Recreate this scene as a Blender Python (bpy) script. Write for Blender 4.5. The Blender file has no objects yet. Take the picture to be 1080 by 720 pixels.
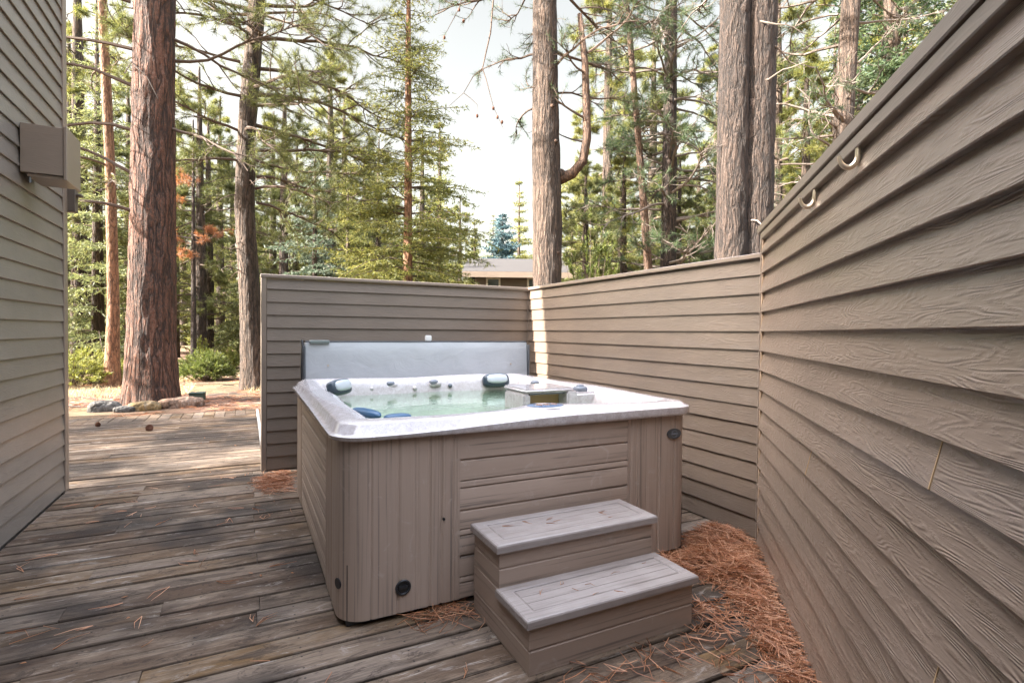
import bpy, bmesh, math, random
import numpy as np
from mathutils import Vector, Matrix, noise as mnoise

random.seed(7)
RS = np.random.RandomState(11)
PI = math.pi
sc = bpy.context.scene
COL = sc.collection
rad = math.radians

# ------------------------------------------------------------------ helpers
class MB:
    """collects vertices and faces, links them as one mesh object"""
    def __init__(s):
        s.v = []; s.f3 = []; s.f4 = []; s.n = 0; s.fn = []
    def add(s, V, F):
        V = np.asarray(V, float).reshape(-1, 3)
        if isinstance(F, np.ndarray):
            (s.f3 if F.shape[1] == 3 else s.f4).append(F + s.n)
        else:
            for q in F: s.fn.append([i + s.n for i in q])
        s.v.append(V); s.n += len(V); return s
    def box(s, x0, x1, y0, y1, z0, z1):
        V = [(x0,y0,z0),(x1,y0,z0),(x1,y1,z0),(x0,y1,z0),(x0,y0,z1),(x1,y0,z1),(x1,y1,z1),(x0,y1,z1)]
        s.add(V, [(0,3,2,1),(4,5,6,7),(0,1,5,4),(1,2,6,5),(2,3,7,6),(3,0,4,7)]); return s
    def prism(s, prof, x0, x1):
        """profile of (y,z) pairs extruded along x"""
        n = len(prof)
        V = [(x0,y,z) for y,z in prof] + [(x1,y,z) for y,z in prof]
        F = [(i,(i+1)%n,n+(i+1)%n,n+i) for i in range(n)] + [tuple(range(n-1,-1,-1)), tuple(range(n,2*n))]
        s.add(V, F); return s
    def tube(s, P, R, n=8, cap=True):
        P = np.asarray(P, float); R = np.broadcast_to(np.asarray(R, float), (len(P),))
        T = np.gradient(P, axis=0); T /= np.linalg.norm(T, axis=1)[:,None] + 1e-9
        ref = np.array([0,0,1.]) if abs(T[:,2]).mean() < .8 else np.array([1.,0,0])
        A = np.cross(T, ref); A /= np.linalg.norm(A, axis=1)[:,None] + 1e-9
        B = np.cross(T, A)
        a = np.arange(n) * 2 * PI / n
        V = P[:,None,:] + R[:,None,None] * (np.cos(a)[None,:,None] * A[:,None,:] + np.sin(a)[None,:,None] * B[:,None,:])
        s.grid(V.reshape(-1,3), len(P), n, cap); return s
    def grid(s, V, m, n, cap=False):
        i = np.arange(m-1)[:,None]; j = np.arange(n)[None,:]; k = (j+1) % n
        F = np.stack([i*n+j, i*n+k, (i+1)*n+k, (i+1)*n+j], -1).reshape(-1,4)
        b = s.n; s.add(V, F)
        if cap:
            s.fn.append([b + q for q in range(n-1,-1,-1)]); s.fn.append([b + (m-1)*n + q for q in range(n)])
    def build(s, name, mat, parent=None, smooth=None, bevel=0, seg=1):
        me = bpy.data.meshes.new(name)
        V = np.concatenate(s.v) if s.v else np.zeros((0,3))
        loops = []; tot = []
        for arr, k in ((s.f3,3),(s.f4,4)):
            if arr:
                A = np.concatenate(arr); loops.append(A.ravel()); tot.append(np.full(len(A), k))
        if s.fn:
            loops.append(np.array([i for q in s.fn for i in q])); tot.append(np.array([len(q) for q in s.fn]))
        L = np.concatenate(loops).astype(np.int32); T = np.concatenate(tot).astype(np.int32)
        me.vertices.add(len(V)); me.vertices.foreach_set('co', V.ravel().astype(np.float32))
        me.loops.add(len(L)); me.loops.foreach_set('vertex_index', L)
        me.polygons.add(len(T)); me.polygons.foreach_set('loop_start', np.concatenate([[0], np.cumsum(T)[:-1]]).astype(np.int32))
        me.update(calc_edges=True); me.validate()
        if bevel:
            bm = bmesh.new(); bm.from_mesh(me)
            bmesh.ops.bevel(bm, geom=list(bm.edges), offset=bevel, segments=seg, affect='EDGES', clamp_overlap=True)
            bm.to_mesh(me); bm.free()
        if smooth is None: me.polygons.foreach_set('use_smooth', np.zeros(len(me.polygons), bool))
        if smooth is not None:
            me.polygons.foreach_set('use_smooth', np.ones(len(me.polygons), bool))
            if smooth < 180: me.set_sharp_from_angle(angle=rad(smooth))
        me.materials.append(mat)
        o = bpy.data.objects.new(name, me); COL.objects.link(o)
        if parent: o.parent = parent
        return o

def tag(o, label=None, cat=None, group=None, kind=None):
    for k, v in (('label',label),('category',cat),('group',group),('kind',kind)):
        if v: o[k] = v
    return o
def thing(name, label, cat, loc=(0,0,0), rz=0, group=None):
    o = bpy.data.objects.new(name, None); COL.objects.link(o)
    o.location = loc; o.rotation_euler = (0,0,rz); o.empty_display_size = .2
    return tag(o, label, cat, group)
def dup(root, loc, rz=0, scale=1, label=None, group=None):
    r = root.copy(); COL.objects.link(r); r.location = loc; r.rotation_euler = (0,0,rz); r.scale = (scale,)*3
    if label: r['label'] = label
    if group: r['group'] = group
    for ch in list(root.children):
        c = ch.copy(); COL.objects.link(c); c.parent = r
        for g in list(ch.children):
            d = g.copy(); COL.objects.link(d); d.parent = c
    return r

class Nodes:
    def __init__(s, name):
        s.m = bpy.data.materials.new(name); s.m.use_nodes = True
        s.t = s.m.node_tree; s.b = s.t.nodes['Principled BSDF']; s.out = s.t.nodes['Material Output']
    def put(s, sock, v):
        if isinstance(v, bpy.types.Node): v = v.outputs[0]
        if isinstance(v, bpy.types.NodeSocket): s.t.links.new(v, sock)
        elif isinstance(v, (tuple, list)) and len(v) == 3 and sock.type == 'RGBA': sock.default_value = (*v, 1)
        else: sock.default_value = v
    def n(s, ty, ins=None, **props):
        nd = s.t.nodes.new('ShaderNode' + ty)
        for k, v in props.items(): setattr(nd, k, v)
        for k, v in (ins or {}).items(): s.put(nd.inputs[k], v)
        return nd
    def math(s, op, a, b=0.0, c=None):
        nd = s.n('Math', operation=op); s.put(nd.inputs[0], a); s.put(nd.inputs[1], b)
        if c is not None: s.put(nd.inputs[2], c)
        return nd
    def vmul(s, v, k, add=None):
        nd = s.n('VectorMath', operation='MULTIPLY'); s.put(nd.inputs[0], v); nd.inputs[1].default_value = k
        if add is None: return nd
        ad = s.n('VectorMath', operation='ADD'); s.put(ad.inputs[0], nd); s.put(ad.inputs[1], add); return ad
    def noise(s, v, scale=1, detail=3, rough=.55, dist=0):
        return s.n('TexNoise', {'Vector':v,'Scale':scale,'Detail':detail,'Roughness':rough,'Distortion':dist})
    def ramp(s, fac, stops):
        nd = s.n('ValToRGB'); e = nd.color_ramp.elements
        while len(e) < len(stops): e.new(.5)
        for q, (p, c) in zip(e, stops): q.position = p; q.color = (*c, 1) if len(c) == 3 else c
        s.put(nd.inputs[0], fac); return nd
    def mix(s, fac, a, b, blend='MIX'):
        nd = s.n('Mix', data_type='RGBA', blend_type=blend)
        s.put(nd.inputs[0], fac); s.put(nd.inputs[6], a); s.put(nd.inputs[7], b); return nd.outputs[2]
    def obj(s): return s.n('TexCoord').outputs['Object']
    def island(s): return s.n('NewGeometry').outputs['Random Per Island']
    def bump(s, h, strength=.5, dist=.002, prev=None):
        nd = s.n('Bump', {'Strength':strength,'Distance':dist,'Height':h})
        if prev: s.put(nd.inputs['Normal'], prev)
        return nd
    def fin(s, color, rough=.6, normal=None, **kw):
        s.put(s.b.inputs['Base Color'], color); s.put(s.b.inputs['Roughness'], rough)
        if normal: s.put(s.b.inputs['Normal'], normal)
        for k, v in kw.items(): s.put(s.b.inputs[k.replace('_',' ')], v)
        return s.m

def flat(name, c, rough=.6, **kw):
    N = Nodes(name)
    o = N.noise(N.obj(), 9, 4)
    col = N.mix(N.math('MULTIPLY', o, .35), c, tuple(x*.6 for x in c))
    return N.fin(col, rough, **kw)

def m_siding(name, base, strength=.8, dist=.0016, rough=.55, lines=140):
    N = Nodes(name); co = N.obj(); r = N.island()
    off = N.n('CombineXYZ', {0: N.math('MULTIPLY', r, 53.), 1: N.math('MULTIPLY', r, 17.), 2: N.math('MULTIPLY', r, 91.)})
    v = N.vmul(co, (1.5, 1, 14), off)
    n1 = N.noise(v, 1, 2.0, .45, .15)
    ln = N.math('SINE', N.math('MULTIPLY', n1, lines))
    ln = N.math('MULTIPLY_ADD', ln, .5, .5)
    fine = N.noise(N.vmul(co, (14, 1, 150), off), 1, 4, .65)
    brk = N.ramp(N.noise(N.vmul(co, (10, 1, 34), off), 1, 4, .7), [(.42,(0,0,0)),(.60,(1,1,1))])
    h = N.math('ADD', N.math('MULTIPLY', ln, N.math('MULTIPLY_ADD', brk, 1.0, .12)), N.math('MULTIPLY', fine, .75))
    blot = N.noise(N.vmul(co, (1.2, 1, 2.2)), 1.3, 4, .6)
    dark = tuple(c*.72 for c in base); lite = tuple(min(1, c*1.22) for c in base)
    col = N.mix(N.math('MULTIPLY_ADD', blot, 1.6, -.3), dark, lite)
    col = N.mix(N.math('MULTIPLY', r, .22), col, tuple(c*.8 for c in base))
    col = N.mix(N.math('MULTIPLY', fine, .28), col, tuple(c*.62 for c in base))
    return N.fin(col, rough, N.bump(h, strength, dist), **{'Specular_IOR_Level': .6, 'Coat_Weight': .5, 'Coat_Roughness': .24})

def m_deck():
    N = Nodes('weathered_deck_boards'); co = N.obj(); r = N.island()
    off = N.n('CombineXYZ', {0: N.math('MULTIPLY', r, 71.), 1: N.math('MULTIPLY', r, 37.), 2: 0.})
    st = N.noise(N.vmul(co, (2.3, 21, 1), off), 1, 7, .72, .6)
    fine = N.noise(N.vmul(co, (5, 210, 1), off), 1, 3, .6)
    blot = N.noise(N.vmul(co, (2.0, 5.5, 1), off), 1, 5, .68, .3)
    big = N.noise(co, .9, 4, .6)
    tone = N.ramp(r, [(0,(.105,.058,.030)),(.2,(.19,.130,.088)),(.36,(.165,.098,.042)),(.52,(.095,.060,.040)),(.66,(.155,.105,.068)),(.82,(.26,.205,.160)),(1,(.070,.046,.032))])
    col = N.mix(N.ramp(blot, [(.44,(0,0,0)),(.66,(1,1,1))]), tone, (.27,.205,.150), 'MIX')
    col = N.mix(N.math('MULTIPLY', N.ramp(st, [(.38,(1,1,1)),(.50,(0,0,0))]), .6), col, (.040,.027,.019))
    col = N.mix(N.math('MULTIPLY', N.ramp(st, [(.60,(0,0,0)),(.66,(1,1,1))]), .75), col, (.50,.445,.39))
    col = N.mix(N.math('MULTIPLY', N.ramp(fine, [(.42,(1,1,1)),(.6,(0,0,0))]), .38), col, (.06,.048,.04))
    col = N.mix(N.math('MULTIPLY', N.ramp(big, [(.46,(0,0,0)),(.58,(1,1,1))]), .82), col, (.038,.032,.028))
    pt = N.noise(N.vmul(co, (5.5, 13, 1), off), 1, 7, .78, .8)
    col = N.mix(N.math('MULTIPLY', N.ramp(pt, [(.54,(0,0,0)),(.59,(1,1,1))]), .6), col, (.040,.030,.024))
    col = N.mix(N.math('MULTIPLY', N.ramp(pt, [(.34,(1,1,1)),(.42,(0,0,0))]), .5), col, (.34,.30,.265))
    # screw heads over the joists
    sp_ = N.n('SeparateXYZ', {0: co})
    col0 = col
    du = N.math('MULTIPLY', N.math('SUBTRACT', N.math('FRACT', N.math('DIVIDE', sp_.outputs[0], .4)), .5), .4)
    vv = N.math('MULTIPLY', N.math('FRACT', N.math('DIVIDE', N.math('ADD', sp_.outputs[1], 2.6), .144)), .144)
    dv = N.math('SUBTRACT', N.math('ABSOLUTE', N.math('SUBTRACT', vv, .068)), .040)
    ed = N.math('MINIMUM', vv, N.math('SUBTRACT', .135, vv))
    col = N.mix(N.math('MULTIPLY', N.ramp(N.math('MULTIPLY', N.math('ADD', ed, N.math('MULTIPLY', pt, .012)), 20.), [(.16,(1,1,1)),(.27,(0,0,0))]), .6), col, (.022,.016,.012))  # board edges darkened in the colour, standing in for shade in the gaps
    rr2 = N.math('ADD', N.math('MULTIPLY', du, du), N.math('MULTIPLY', dv, dv))
    col = N.mix(N.math('MULTIPLY', N.math('LESS_THAN', rr2, .0045**2), .8), col, (.03,.027,.025))
    kn = N.n('TexVoronoi', {'Vector': N.vmul(co, (1.3, 4.2, 1), off), 'Scale': 1.0, 'Randomness': 1.0})
    knf = N.ramp(kn.outputs['Distance'], [(.05,(1,1,1)),(.10,(0,0,0))])
    col = N.mix(N.math('MULTIPLY', knf, .75), col, (.055,.038,.026))
    h = N.math('ADD', N.math('MULTIPLY', st, 1.2), N.math('MULTIPLY', fine, .6))
    rg = N.math('MULTIPLY_ADD', blot, -.2, .92)
    return N.fin(col, rg, N.bump(h, 1, .006), **{'Specular_IOR_Level': .15})

def m_bark(name, cols, sc_=7., zs=.16, dist=.03, rough=.9):
    """furrowed bark: upright ridged noise furrows, flaky scales between them, cols from dark to light"""
    N = Nodes(name); co = N.obj()
    w = N.noise(N.vmul(co, (1,1,.5)), 3.5, 3)
    ad = N.n('VectorMath', operation='ADD'); N.put(ad.inputs[0], N.vmul(co, (1,1,zs)))
    N.put(ad.inputs[1], N.vmul(w.outputs['Color'], (.10,.10,.06)))
    fu = N.noise(ad, sc_, 3, .55)
    rid = N.math('MULTIPLY', N.math('ABSOLUTE', N.math('SUBTRACT', fu, .5)), 5.0)        # 0 in the furrow
    fl = N.noise(N.vmul(co, (1,1,.38)), sc_*4.5, 4, .7, .4)
    fine = N.noise(N.vmul(co, (1,1,.5)), sc_*13, 3, .7)
    lf = N.noise(N.vmul(co, (1,1,.25)), 2.2, 3)
    pick = N.math('ADD', N.math('MULTIPLY', fl, .62), N.math('MULTIPLY', lf, .38))
    col = N.ramp(pick, [(.36, cols[0]), (.46, cols[1]), (.54, cols[2]), (.64, cols[3])])
    col = N.mix(N.math('MULTIPLY', N.ramp(fine, [(.36,(1,1,1)),(.55,(0,0,0))]), .55), col, tuple(c*.5 for c in cols[0]))
    col = N.mix(N.math('MULTIPLY', N.ramp(fine, [(.58,(0,0,0)),(.70,(1,1,1))]), .40), col, tuple(min(.5, c*1.2) for c in cols[3]))
    col = N.mix(N.math('MULTIPLY', N.ramp(rid, [(.02,(1,1,1)),(.38,(0,0,0))]), .85), col, tuple(c*.36 for c in cols[0]))
    h = N.math('ADD', N.ramp(rid, [(0,(0,0,0)),(.6,(1,1,1))]), N.math('ADD', N.math('MULTIPLY', fl, .7), N.math('MULTIPLY', fine, .25)))
    return N.fin(col, rough, N.bump(h, 1, dist))

def m_leaf(name, a, b, c=None, trans=.35):
    N = Nodes(name); r = N.island(); lo = N.noise(N.obj(), .9, 2)
    f = N.math('ADD', N.math('MULTIPLY', r, .55), N.math('MULTIPLY', lo, .5))
    st = [(.2,a),(.8,b)] if c is None else [(.18,a),(.55,b),(.95,c)]
    col = N.ramp(f, st)
    N.fin(col, .55)
    tr = N.n('BsdfTranslucent', {'Color': N.mix(.5, col, (.30,.34,.06), 'ADD') if False else col})
    mx = N.n('MixShader', {0: trans}); N.t.links.new(N.b.outputs[0], mx.inputs[1]); N.t.links.new(tr.outputs[0], mx.inputs[2])
    N.t.links.new(mx.outputs[0], N.out.inputs['Surface'])
    return N.m

# ------------------------------------------------------------------ materials
SID = (.215,.168,.130)
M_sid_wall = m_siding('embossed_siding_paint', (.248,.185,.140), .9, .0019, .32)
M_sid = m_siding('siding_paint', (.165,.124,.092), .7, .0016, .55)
M_sid_house = m_siding('house_siding_paint', (.185,.163,.143), .6, .0014, .5)
M_trim = m_siding('trim_paint', (.225,.175,.138), .35, .001, .45)
M_seam = flat('raw_seam_filler', (.52,.36,.20), .8)
M_post = flat('tan_end_grain', (.40,.29,.20), .75)
M_deck = m_deck()
M_metal = flat('brushed_bronze_metal', (.80,.68,.52), .28, Metallic=.85)
M_dark = flat('black_plastic', (.018,.018,.02), .4)
M_white = flat('white_plastic', (.80,.80,.79), .35)

def m_cabinet(name, vert):
    N = Nodes(name); co = N.obj()
    st = N.noise(N.vmul(co, (46,46,.55) if vert else (1.1,1.1,52)), 1, 4, .6)
    big = N.noise(N.vmul(co, (5,5,.7) if vert else (.8,.8,4)), 1, 4, .6)
    fine = N.noise(N.vmul(co, (190,190,3) if vert else (4,4,210)), 1, 2)
    col = N.mix(N.math('MULTIPLY_ADD', big, 1.5, -.25), (.315,.235,.182), (.425,.332,.268))
    col = N.mix(N.math('MULTIPLY', N.ramp(st, [(.34,(1,1,1)),(.46,(0,0,0))]), .7), col, (.105,.085,.070))
    col = N.mix(N.math('MULTIPLY', fine, .3), col, (.20,.155,.125))
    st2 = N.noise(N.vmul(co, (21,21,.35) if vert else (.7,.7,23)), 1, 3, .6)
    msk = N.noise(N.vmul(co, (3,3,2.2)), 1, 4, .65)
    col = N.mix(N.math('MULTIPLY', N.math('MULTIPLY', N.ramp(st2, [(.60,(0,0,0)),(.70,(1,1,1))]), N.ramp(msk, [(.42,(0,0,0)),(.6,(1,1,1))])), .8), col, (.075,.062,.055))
    sc_ = N.noise(N.vmul(co, (8,8,8)), 1, 6, .75, 1.)
    col = N.mix(N.math('MULTIPLY', N.ramp(sc_, [(.58,(0,0,0)),(.66,(1,1,1))]), .35), col, (.44,.37,.32))
    return N.fin(col, .5, N.bump(fine, .35, .0012))
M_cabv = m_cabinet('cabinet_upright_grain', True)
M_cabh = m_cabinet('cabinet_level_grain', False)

def m_acrylic():
    N = Nodes('marbled_acrylic'); co = N.obj()
    sp = N.noise(co, 210, 3, .7); cl = N.noise(co, 26, 4, .7, .6)
    col = N.mix(N.ramp(cl, [(.35,(0,0,0)),(.65,(1,1,1))]), (.57,.55,.555), (.43,.39,.385))
    col = N.mix(N.math('MULTIPLY', N.ramp(sp, [(.55,(0,0,0)),(.66,(1,1,1))]), .7), col, (.30,.24,.225))
    return N.fin(col, .16, Coat_Weight=.5, Coat_Roughness=.08)
M_acr = m_acrylic()
def m_water():
    N = Nodes('spa_water'); co = N.obj()
    h = N.noise(co, 7, 3, .5)
    bp = N.bump(h, .22, .02)
    tr = N.n('BsdfTransparent', {'Color': (.72,.87,.71)})
    gl = N.n('BsdfGlossy', {'Color': (1,1,1), 'Roughness': .03}); N.put(gl.inputs['Normal'], bp)
    fr = N.n('Fresnel', {'IOR': 1.33}); N.put(fr.inputs['Normal'], bp)
    mx = N.n('MixShader'); N.put(mx.inputs[0], fr); N.t.links.new(tr.outputs[0], mx.inputs[1]); N.t.links.new(gl.outputs[0], mx.inputs[2])
    N.t.links.new(mx.outputs[0], N.out.inputs['Surface']); return N.m
M_water = m_water()
def m_vinyl():
    N = Nodes('grey_vinyl'); co = N.obj()
    w = N.noise(N.vmul(co, (5,5,9)), 1, 4, .55, 1.2); g = N.noise(co, 260, 2)
    big = N.noise(co, 3, 4, .6)
    col = N.mix(big, (.36,.38,.40), (.45,.47,.49))
    col = N.mix(N.math('MULTIPLY', N.ramp(w,[(.3,(1,1,1)),(.42,(0,0,0))]), .3), col, (.31,.33,.345))
    return N.fin(col, .42, N.bump(g, .25, .001, N.bump(w, .4, .012)))
M_vinyl = m_vinyl()
M_vdark = flat('dark_grey_vinyl', (.085,.095,.105), .5)
M_pillow = flat('graphite_foam', (.035,.055,.075), .32)
M_pillow_pad = flat('pale_foam_pad', (.55,.60,.64), .3)
M_knob = flat('grey_chrome_plastic', (.16,.18,.21), .25)
M_tan = flat('amber_filter_wall', (.42,.27,.12), .5)
M_display = flat('control_display', (.10,.16,.26), .12)
M_roofs = flat('grey_shingle', (.040,.036,.035), .95)
M_hwall = flat('far_house_paint', (.17,.145,.125), .7)
M_wtrim = flat('white_window_paint', (.75,.75,.72), .5)
M_glass = flat('window_glass', (.05,.07,.07), .08)

def m_step_top():
    N = Nodes('step_tread_plastic'); co = N.obj()
    st = N.noise(N.vmul(co, (2.5,80,80)), 1, 4, .65); b = N.noise(co, 7, 5, .65)
    col = N.mix(N.math('MULTIPLY_ADD', b, 1.4, -.2), (.235,.20,.182), (.345,.312,.295))
    col = N.mix(N.math('MULTIPLY', N.ramp(st,[(.38,(1,1,1)),(.5,(0,0,0))]), .45), col, (.15,.125,.11))
    return N.fin(col, .42, N.bump(st, .3, .0012))
M_tread = m_step_top()

def m_ground():
    N = Nodes('pine_needle_floor'); co = N.obj()
    a = N.noise(co, 1.4, 5, .65); b = N.noise(co, 38, 4, .75); c = N.noise(N.vmul(co,(1,1,1)), .25, 3); d = N.noise(co, 110, 3, .7)
    col = N.ramp(b, [(.3,(.035,.015,.010)),(.44,(.088,.040,.026)),(.58,(.165,.085,.058)),(.74,(.25,.150,.105))])
    col = N.mix(N.ramp(a,[(.40,(0,0,0)),(.62,(1,1,1))]), col, (.19,.112,.076))
    col = N.mix(N.math('MULTIPLY', N.ramp(c,[(.45,(0,0,0)),(.62,(1,1,1))]), .55), col, (.19,.18,.075))
    h = N.math('ADD', b, d)
    return N.fin(col, .95, N.bump(h, 1, .03))
M_ground = m_ground()

BK1 = [(.055,.036,.029),(.110,.060,.042),(.205,.085,.050),(.22,.140,.110)]
M_bark_red = m_bark('red_plated_bark', BK1, 9, .13, .05)
M_bark_grey = m_bark('grey_brown_bark', [(.048,.036,.029),(.082,.059,.046),(.128,.084,.060),(.165,.132,.110)], 12, .12, .03)
M_bark_or = m_bark('orange_bark', [(.20,.10,.06),(.34,.17,.095),(.42,.22,.13),(.44,.31,.22)], 15, .2, .015)
M_bark_dk = m_bark('dark_flaky_bark', [(.026,.020,.018),(.046,.033,.027),(.076,.049,.036),(.110,.084,.070)], 15, .16, .03)
M_bark_br = m_bark('brown_limb_bark', [(.085,.055,.042),(.145,.088,.060),(.20,.120,.080),(.24,.175,.135)], 14, .2, .015)
M_twig = flat('twig_bark', (.12,.085,.065), .9)
M_dead = flat('dead_grey_twig', (.17,.14,.12), .9)
L_pine = m_leaf('pine_needle_green', (.065,.085,.027), (.14,.155,.048), (.30,.285,.09), .45)
L_pined = m_leaf('deep_pine_needle_green', (.034,.062,.036), (.075,.118,.05), (.15,.18,.07), .4)
L_fir = m_leaf('fir_green', (.08,.10,.026), (.19,.20,.05), (.42,.37,.10), .5)
L_spr = m_leaf('pale_spruce_green', (.08,.105,.046), (.18,.20,.08), (.34,.34,.13), .45)
L_blue = m_leaf('blue_spruce_needle', (.06,.12,.135), (.12,.21,.23), (.18,.28,.30), .3)
L_jun = m_leaf('juniper_green', (.09,.115,.022), (.20,.21,.04), (.38,.36,.09), .45)
L_shrub = m_leaf('shrub_green', (.055,.085,.02), (.125,.155,.034), (.25,.26,.07), .45)
L_rust = m_leaf('rust_dead_needle', (.30,.12,.045), (.42,.18,.07), None, .4)
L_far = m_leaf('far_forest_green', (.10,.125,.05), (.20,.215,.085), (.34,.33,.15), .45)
L_dry = m_leaf('fallen_needle', (.19,.075,.036), (.50,.215,.10), (.74,.48,.31), .2)
L_grass = m_leaf('dry_grass', (.42,.34,.18), (.60,.50,.30), None, .4)
M_cone = flat('cone_scales', (.14,.06,.035), .85)
M_rock = m_bark('lichen_rock', [(.06,.057,.053),(.095,.088,.08),(.13,.12,.11),(.17,.155,.14)], 3, 1, .02)
M_rocky = m_bark('yellow_lichen_rock', [(.19,.13,.06),(.27,.18,.075),(.32,.22,.10),(.26,.22,.17)], 3, 1, .02)
M_rockb = m_bark('rusty_rock', [(.13,.075,.05),(.20,.12,.08),(.25,.165,.115),(.26,.21,.17)], 3, 1, .02)

# ------------------------------------------------------------------ siding walls (local frame: x along wall, face towards -y)
EXP = .1205
def siding_boards(L, H, z0=.01, exp=EXP, joints=(), th=.017):
    mb = MB(); k = 0; z = z0
    while z < H - .004:
        z1 = min(z + exp + .012, H); cuts = [0] + sorted(u for (row, u) in joints if row == k) + [L]
        for a, b in zip(cuts[:-1], cuts[1:]):
            a2 = a + (.002 if a > 0 else 0); b2 = b - (.002 if b < L else 0)
            bow = random.uniform(-.0015, .0015)
            mb.prism([(-th+bow, z+.003), (-th+.003+bow, z), (-.004, z+.002), (.006, z+.002), (.006, z1), (-.0015, z1), (-.0032, z1-.004)][::-1], a2, b2)
        z += exp; k += 1
    return mb

def local_line(p0, p1):
    d = np.array(p1) - np.array(p0); return math.hypot(*d), math.atan2(d[1], d[0])

# back fence: from (0.119,5.409) to (2.941,5.409), face -Y
FX0, FX1, FY, FH = .119, 2.941, 5.409, 1.834
t = thing('privacy_fence', 'brown lap sided fence behind the hot tub cover', 'fence', (FX0, FY, 0), 0)
L = FX1 - FX0
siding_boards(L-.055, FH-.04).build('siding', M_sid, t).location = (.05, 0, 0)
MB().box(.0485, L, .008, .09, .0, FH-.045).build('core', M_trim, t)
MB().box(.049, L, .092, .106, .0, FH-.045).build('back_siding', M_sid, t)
MB().box(0, .046, -.026, .11, -.02, FH-.034).build('end_post', M_trim, t, bevel=.004)
MB().box(-.004, L+.0, -.032, .125, FH-.032, FH).build('cap_rail', M_trim, t, bevel=.004)

# side fence: from (2.941,5.409) toward (2.941,2.27), face -X   -> local x runs -Y
LW = 3.16
t = thing('privacy_fence', 'brown lap sided fence to the right of the tub, sunlit patch in its corner', 'fence', (FX1, FY-.0, 0), -PI/2)
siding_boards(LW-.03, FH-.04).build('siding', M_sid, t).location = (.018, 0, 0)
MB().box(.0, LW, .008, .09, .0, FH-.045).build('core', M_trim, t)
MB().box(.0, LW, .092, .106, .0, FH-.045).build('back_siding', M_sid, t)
MB().box(.003, .020, -.020, .004, .0, FH-.036).build('corner_trim', M_trim, t)
MB().box(-.11, LW-.03, -.030, .125, FH-.029, FH+.003).build('cap_rail', M_trim, t, bevel=.004)

# right-hand wall, close to the camera: local x from its far end toward the camera
WE = np.array([2.915, 2.255]); WD = np.array([-.68, -.733]); WD /= np.linalg.norm(WD)
WL = 5.2; WH = 2.0
wrot = math.atan2(WD[1], WD[0])
# facing (-.733,.68): with local x = WD, local -y = right-hand of x
t = thing('privacy_wall', 'long embossed brown siding wall along the right edge with two coat hooks', 'wall', (WE[0], WE[1], 0), wrot)
def wu(x, y): return float((np.array([x,y]) - WE) @ WD)
J = [(8, wu(1.414,.638)), (6, wu(2.131,1.411)), (4, wu(1.404,.627)), (12, 3.1), (10, 2.7), (2, 2.2)]
FACE = 1
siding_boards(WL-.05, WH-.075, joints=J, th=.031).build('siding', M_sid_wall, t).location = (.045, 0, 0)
MB().box(.046, WL, .008, .10, .0, WH-.05).build('core', M_trim, t)
MB().box(0, .020, -.030, .11, .0, WH-.05).build('end_trim', M_trim, t, bevel=.003)
MB().box(.0205, .044, -.022, .006, .0, WH-.055).build('corner_strip', M_post, t, bevel=.002)
MB().box(.045, WL, -.034, .004, WH-.092, WH-.050).build('frieze_board', M_trim, t, bevel=.003)
MB().box(-.035, WL, -.043, .13, WH-.046, WH).build('cap_rail', M_trim, t, bevel=.004)
for (row, u) in J:
    z = .01 + row*EXP
    MB().prism([(-.0325, z+.004), (-.006, z+.002), (-.004, z+EXP-.003), (-.0068, z+EXP-.003)], u-.0022, u+.0022).build('seam', M_seam, t).location = (.045, 0, 0)
for hx, hy, hz in ((1.806, 1.064, 1.868), (2.147, 1.43, 1.858)):
    u = wu(hx, hy) + .10; mb = MB()
    prong = np.array([(0,-.004,.030),(0,-.004,.012),(0,-.010,-.006),(0,-.021,-.017),(0,-.035,-.018),(0,-.047,-.009),(0,-.054,.006),(0,-.056,.020)])
    tq = np.linspace(0, 7, 29); P = np.stack([np.interp(tq, np.arange(8), prong[:,k]) for k in range(3)], 1)
    for _ in range(3): P[1:-1] = (P[:-2]+2*P[1:-1]+P[2:])/4
    mb.tube(P + np.array([u, -.021, hz]), np.interp(tq, [0,3,7], [.007,.0095,.0055]), 10)
    nv, nu = 10, 16; V = []
    for a_ in range(nv+1):
        ph = -PI/2 + PI*a_/nv
        for b_ in range(nu):
            q = 2*PI*b_/nu; V.append((u+.0155*math.cos(q)*math.cos(ph), -.0245+.007*math.sin(q)*math.cos(ph), hz+.026+.042*math.sin(ph)))
    mb.grid(np.array(V), nv+1, nu, True)
    hk = mb.build('hook', M_metal, t, smooth=50)
    hk.scale = (1,1,1)

# ------------------------------------------------------------------ the house on the left
HX, HY = -1.322, 5.471
t = thing('house', 'grey brown lap sided house wall along the left edge, with vent box', 'house', (HX, HY, 0), 0)
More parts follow.
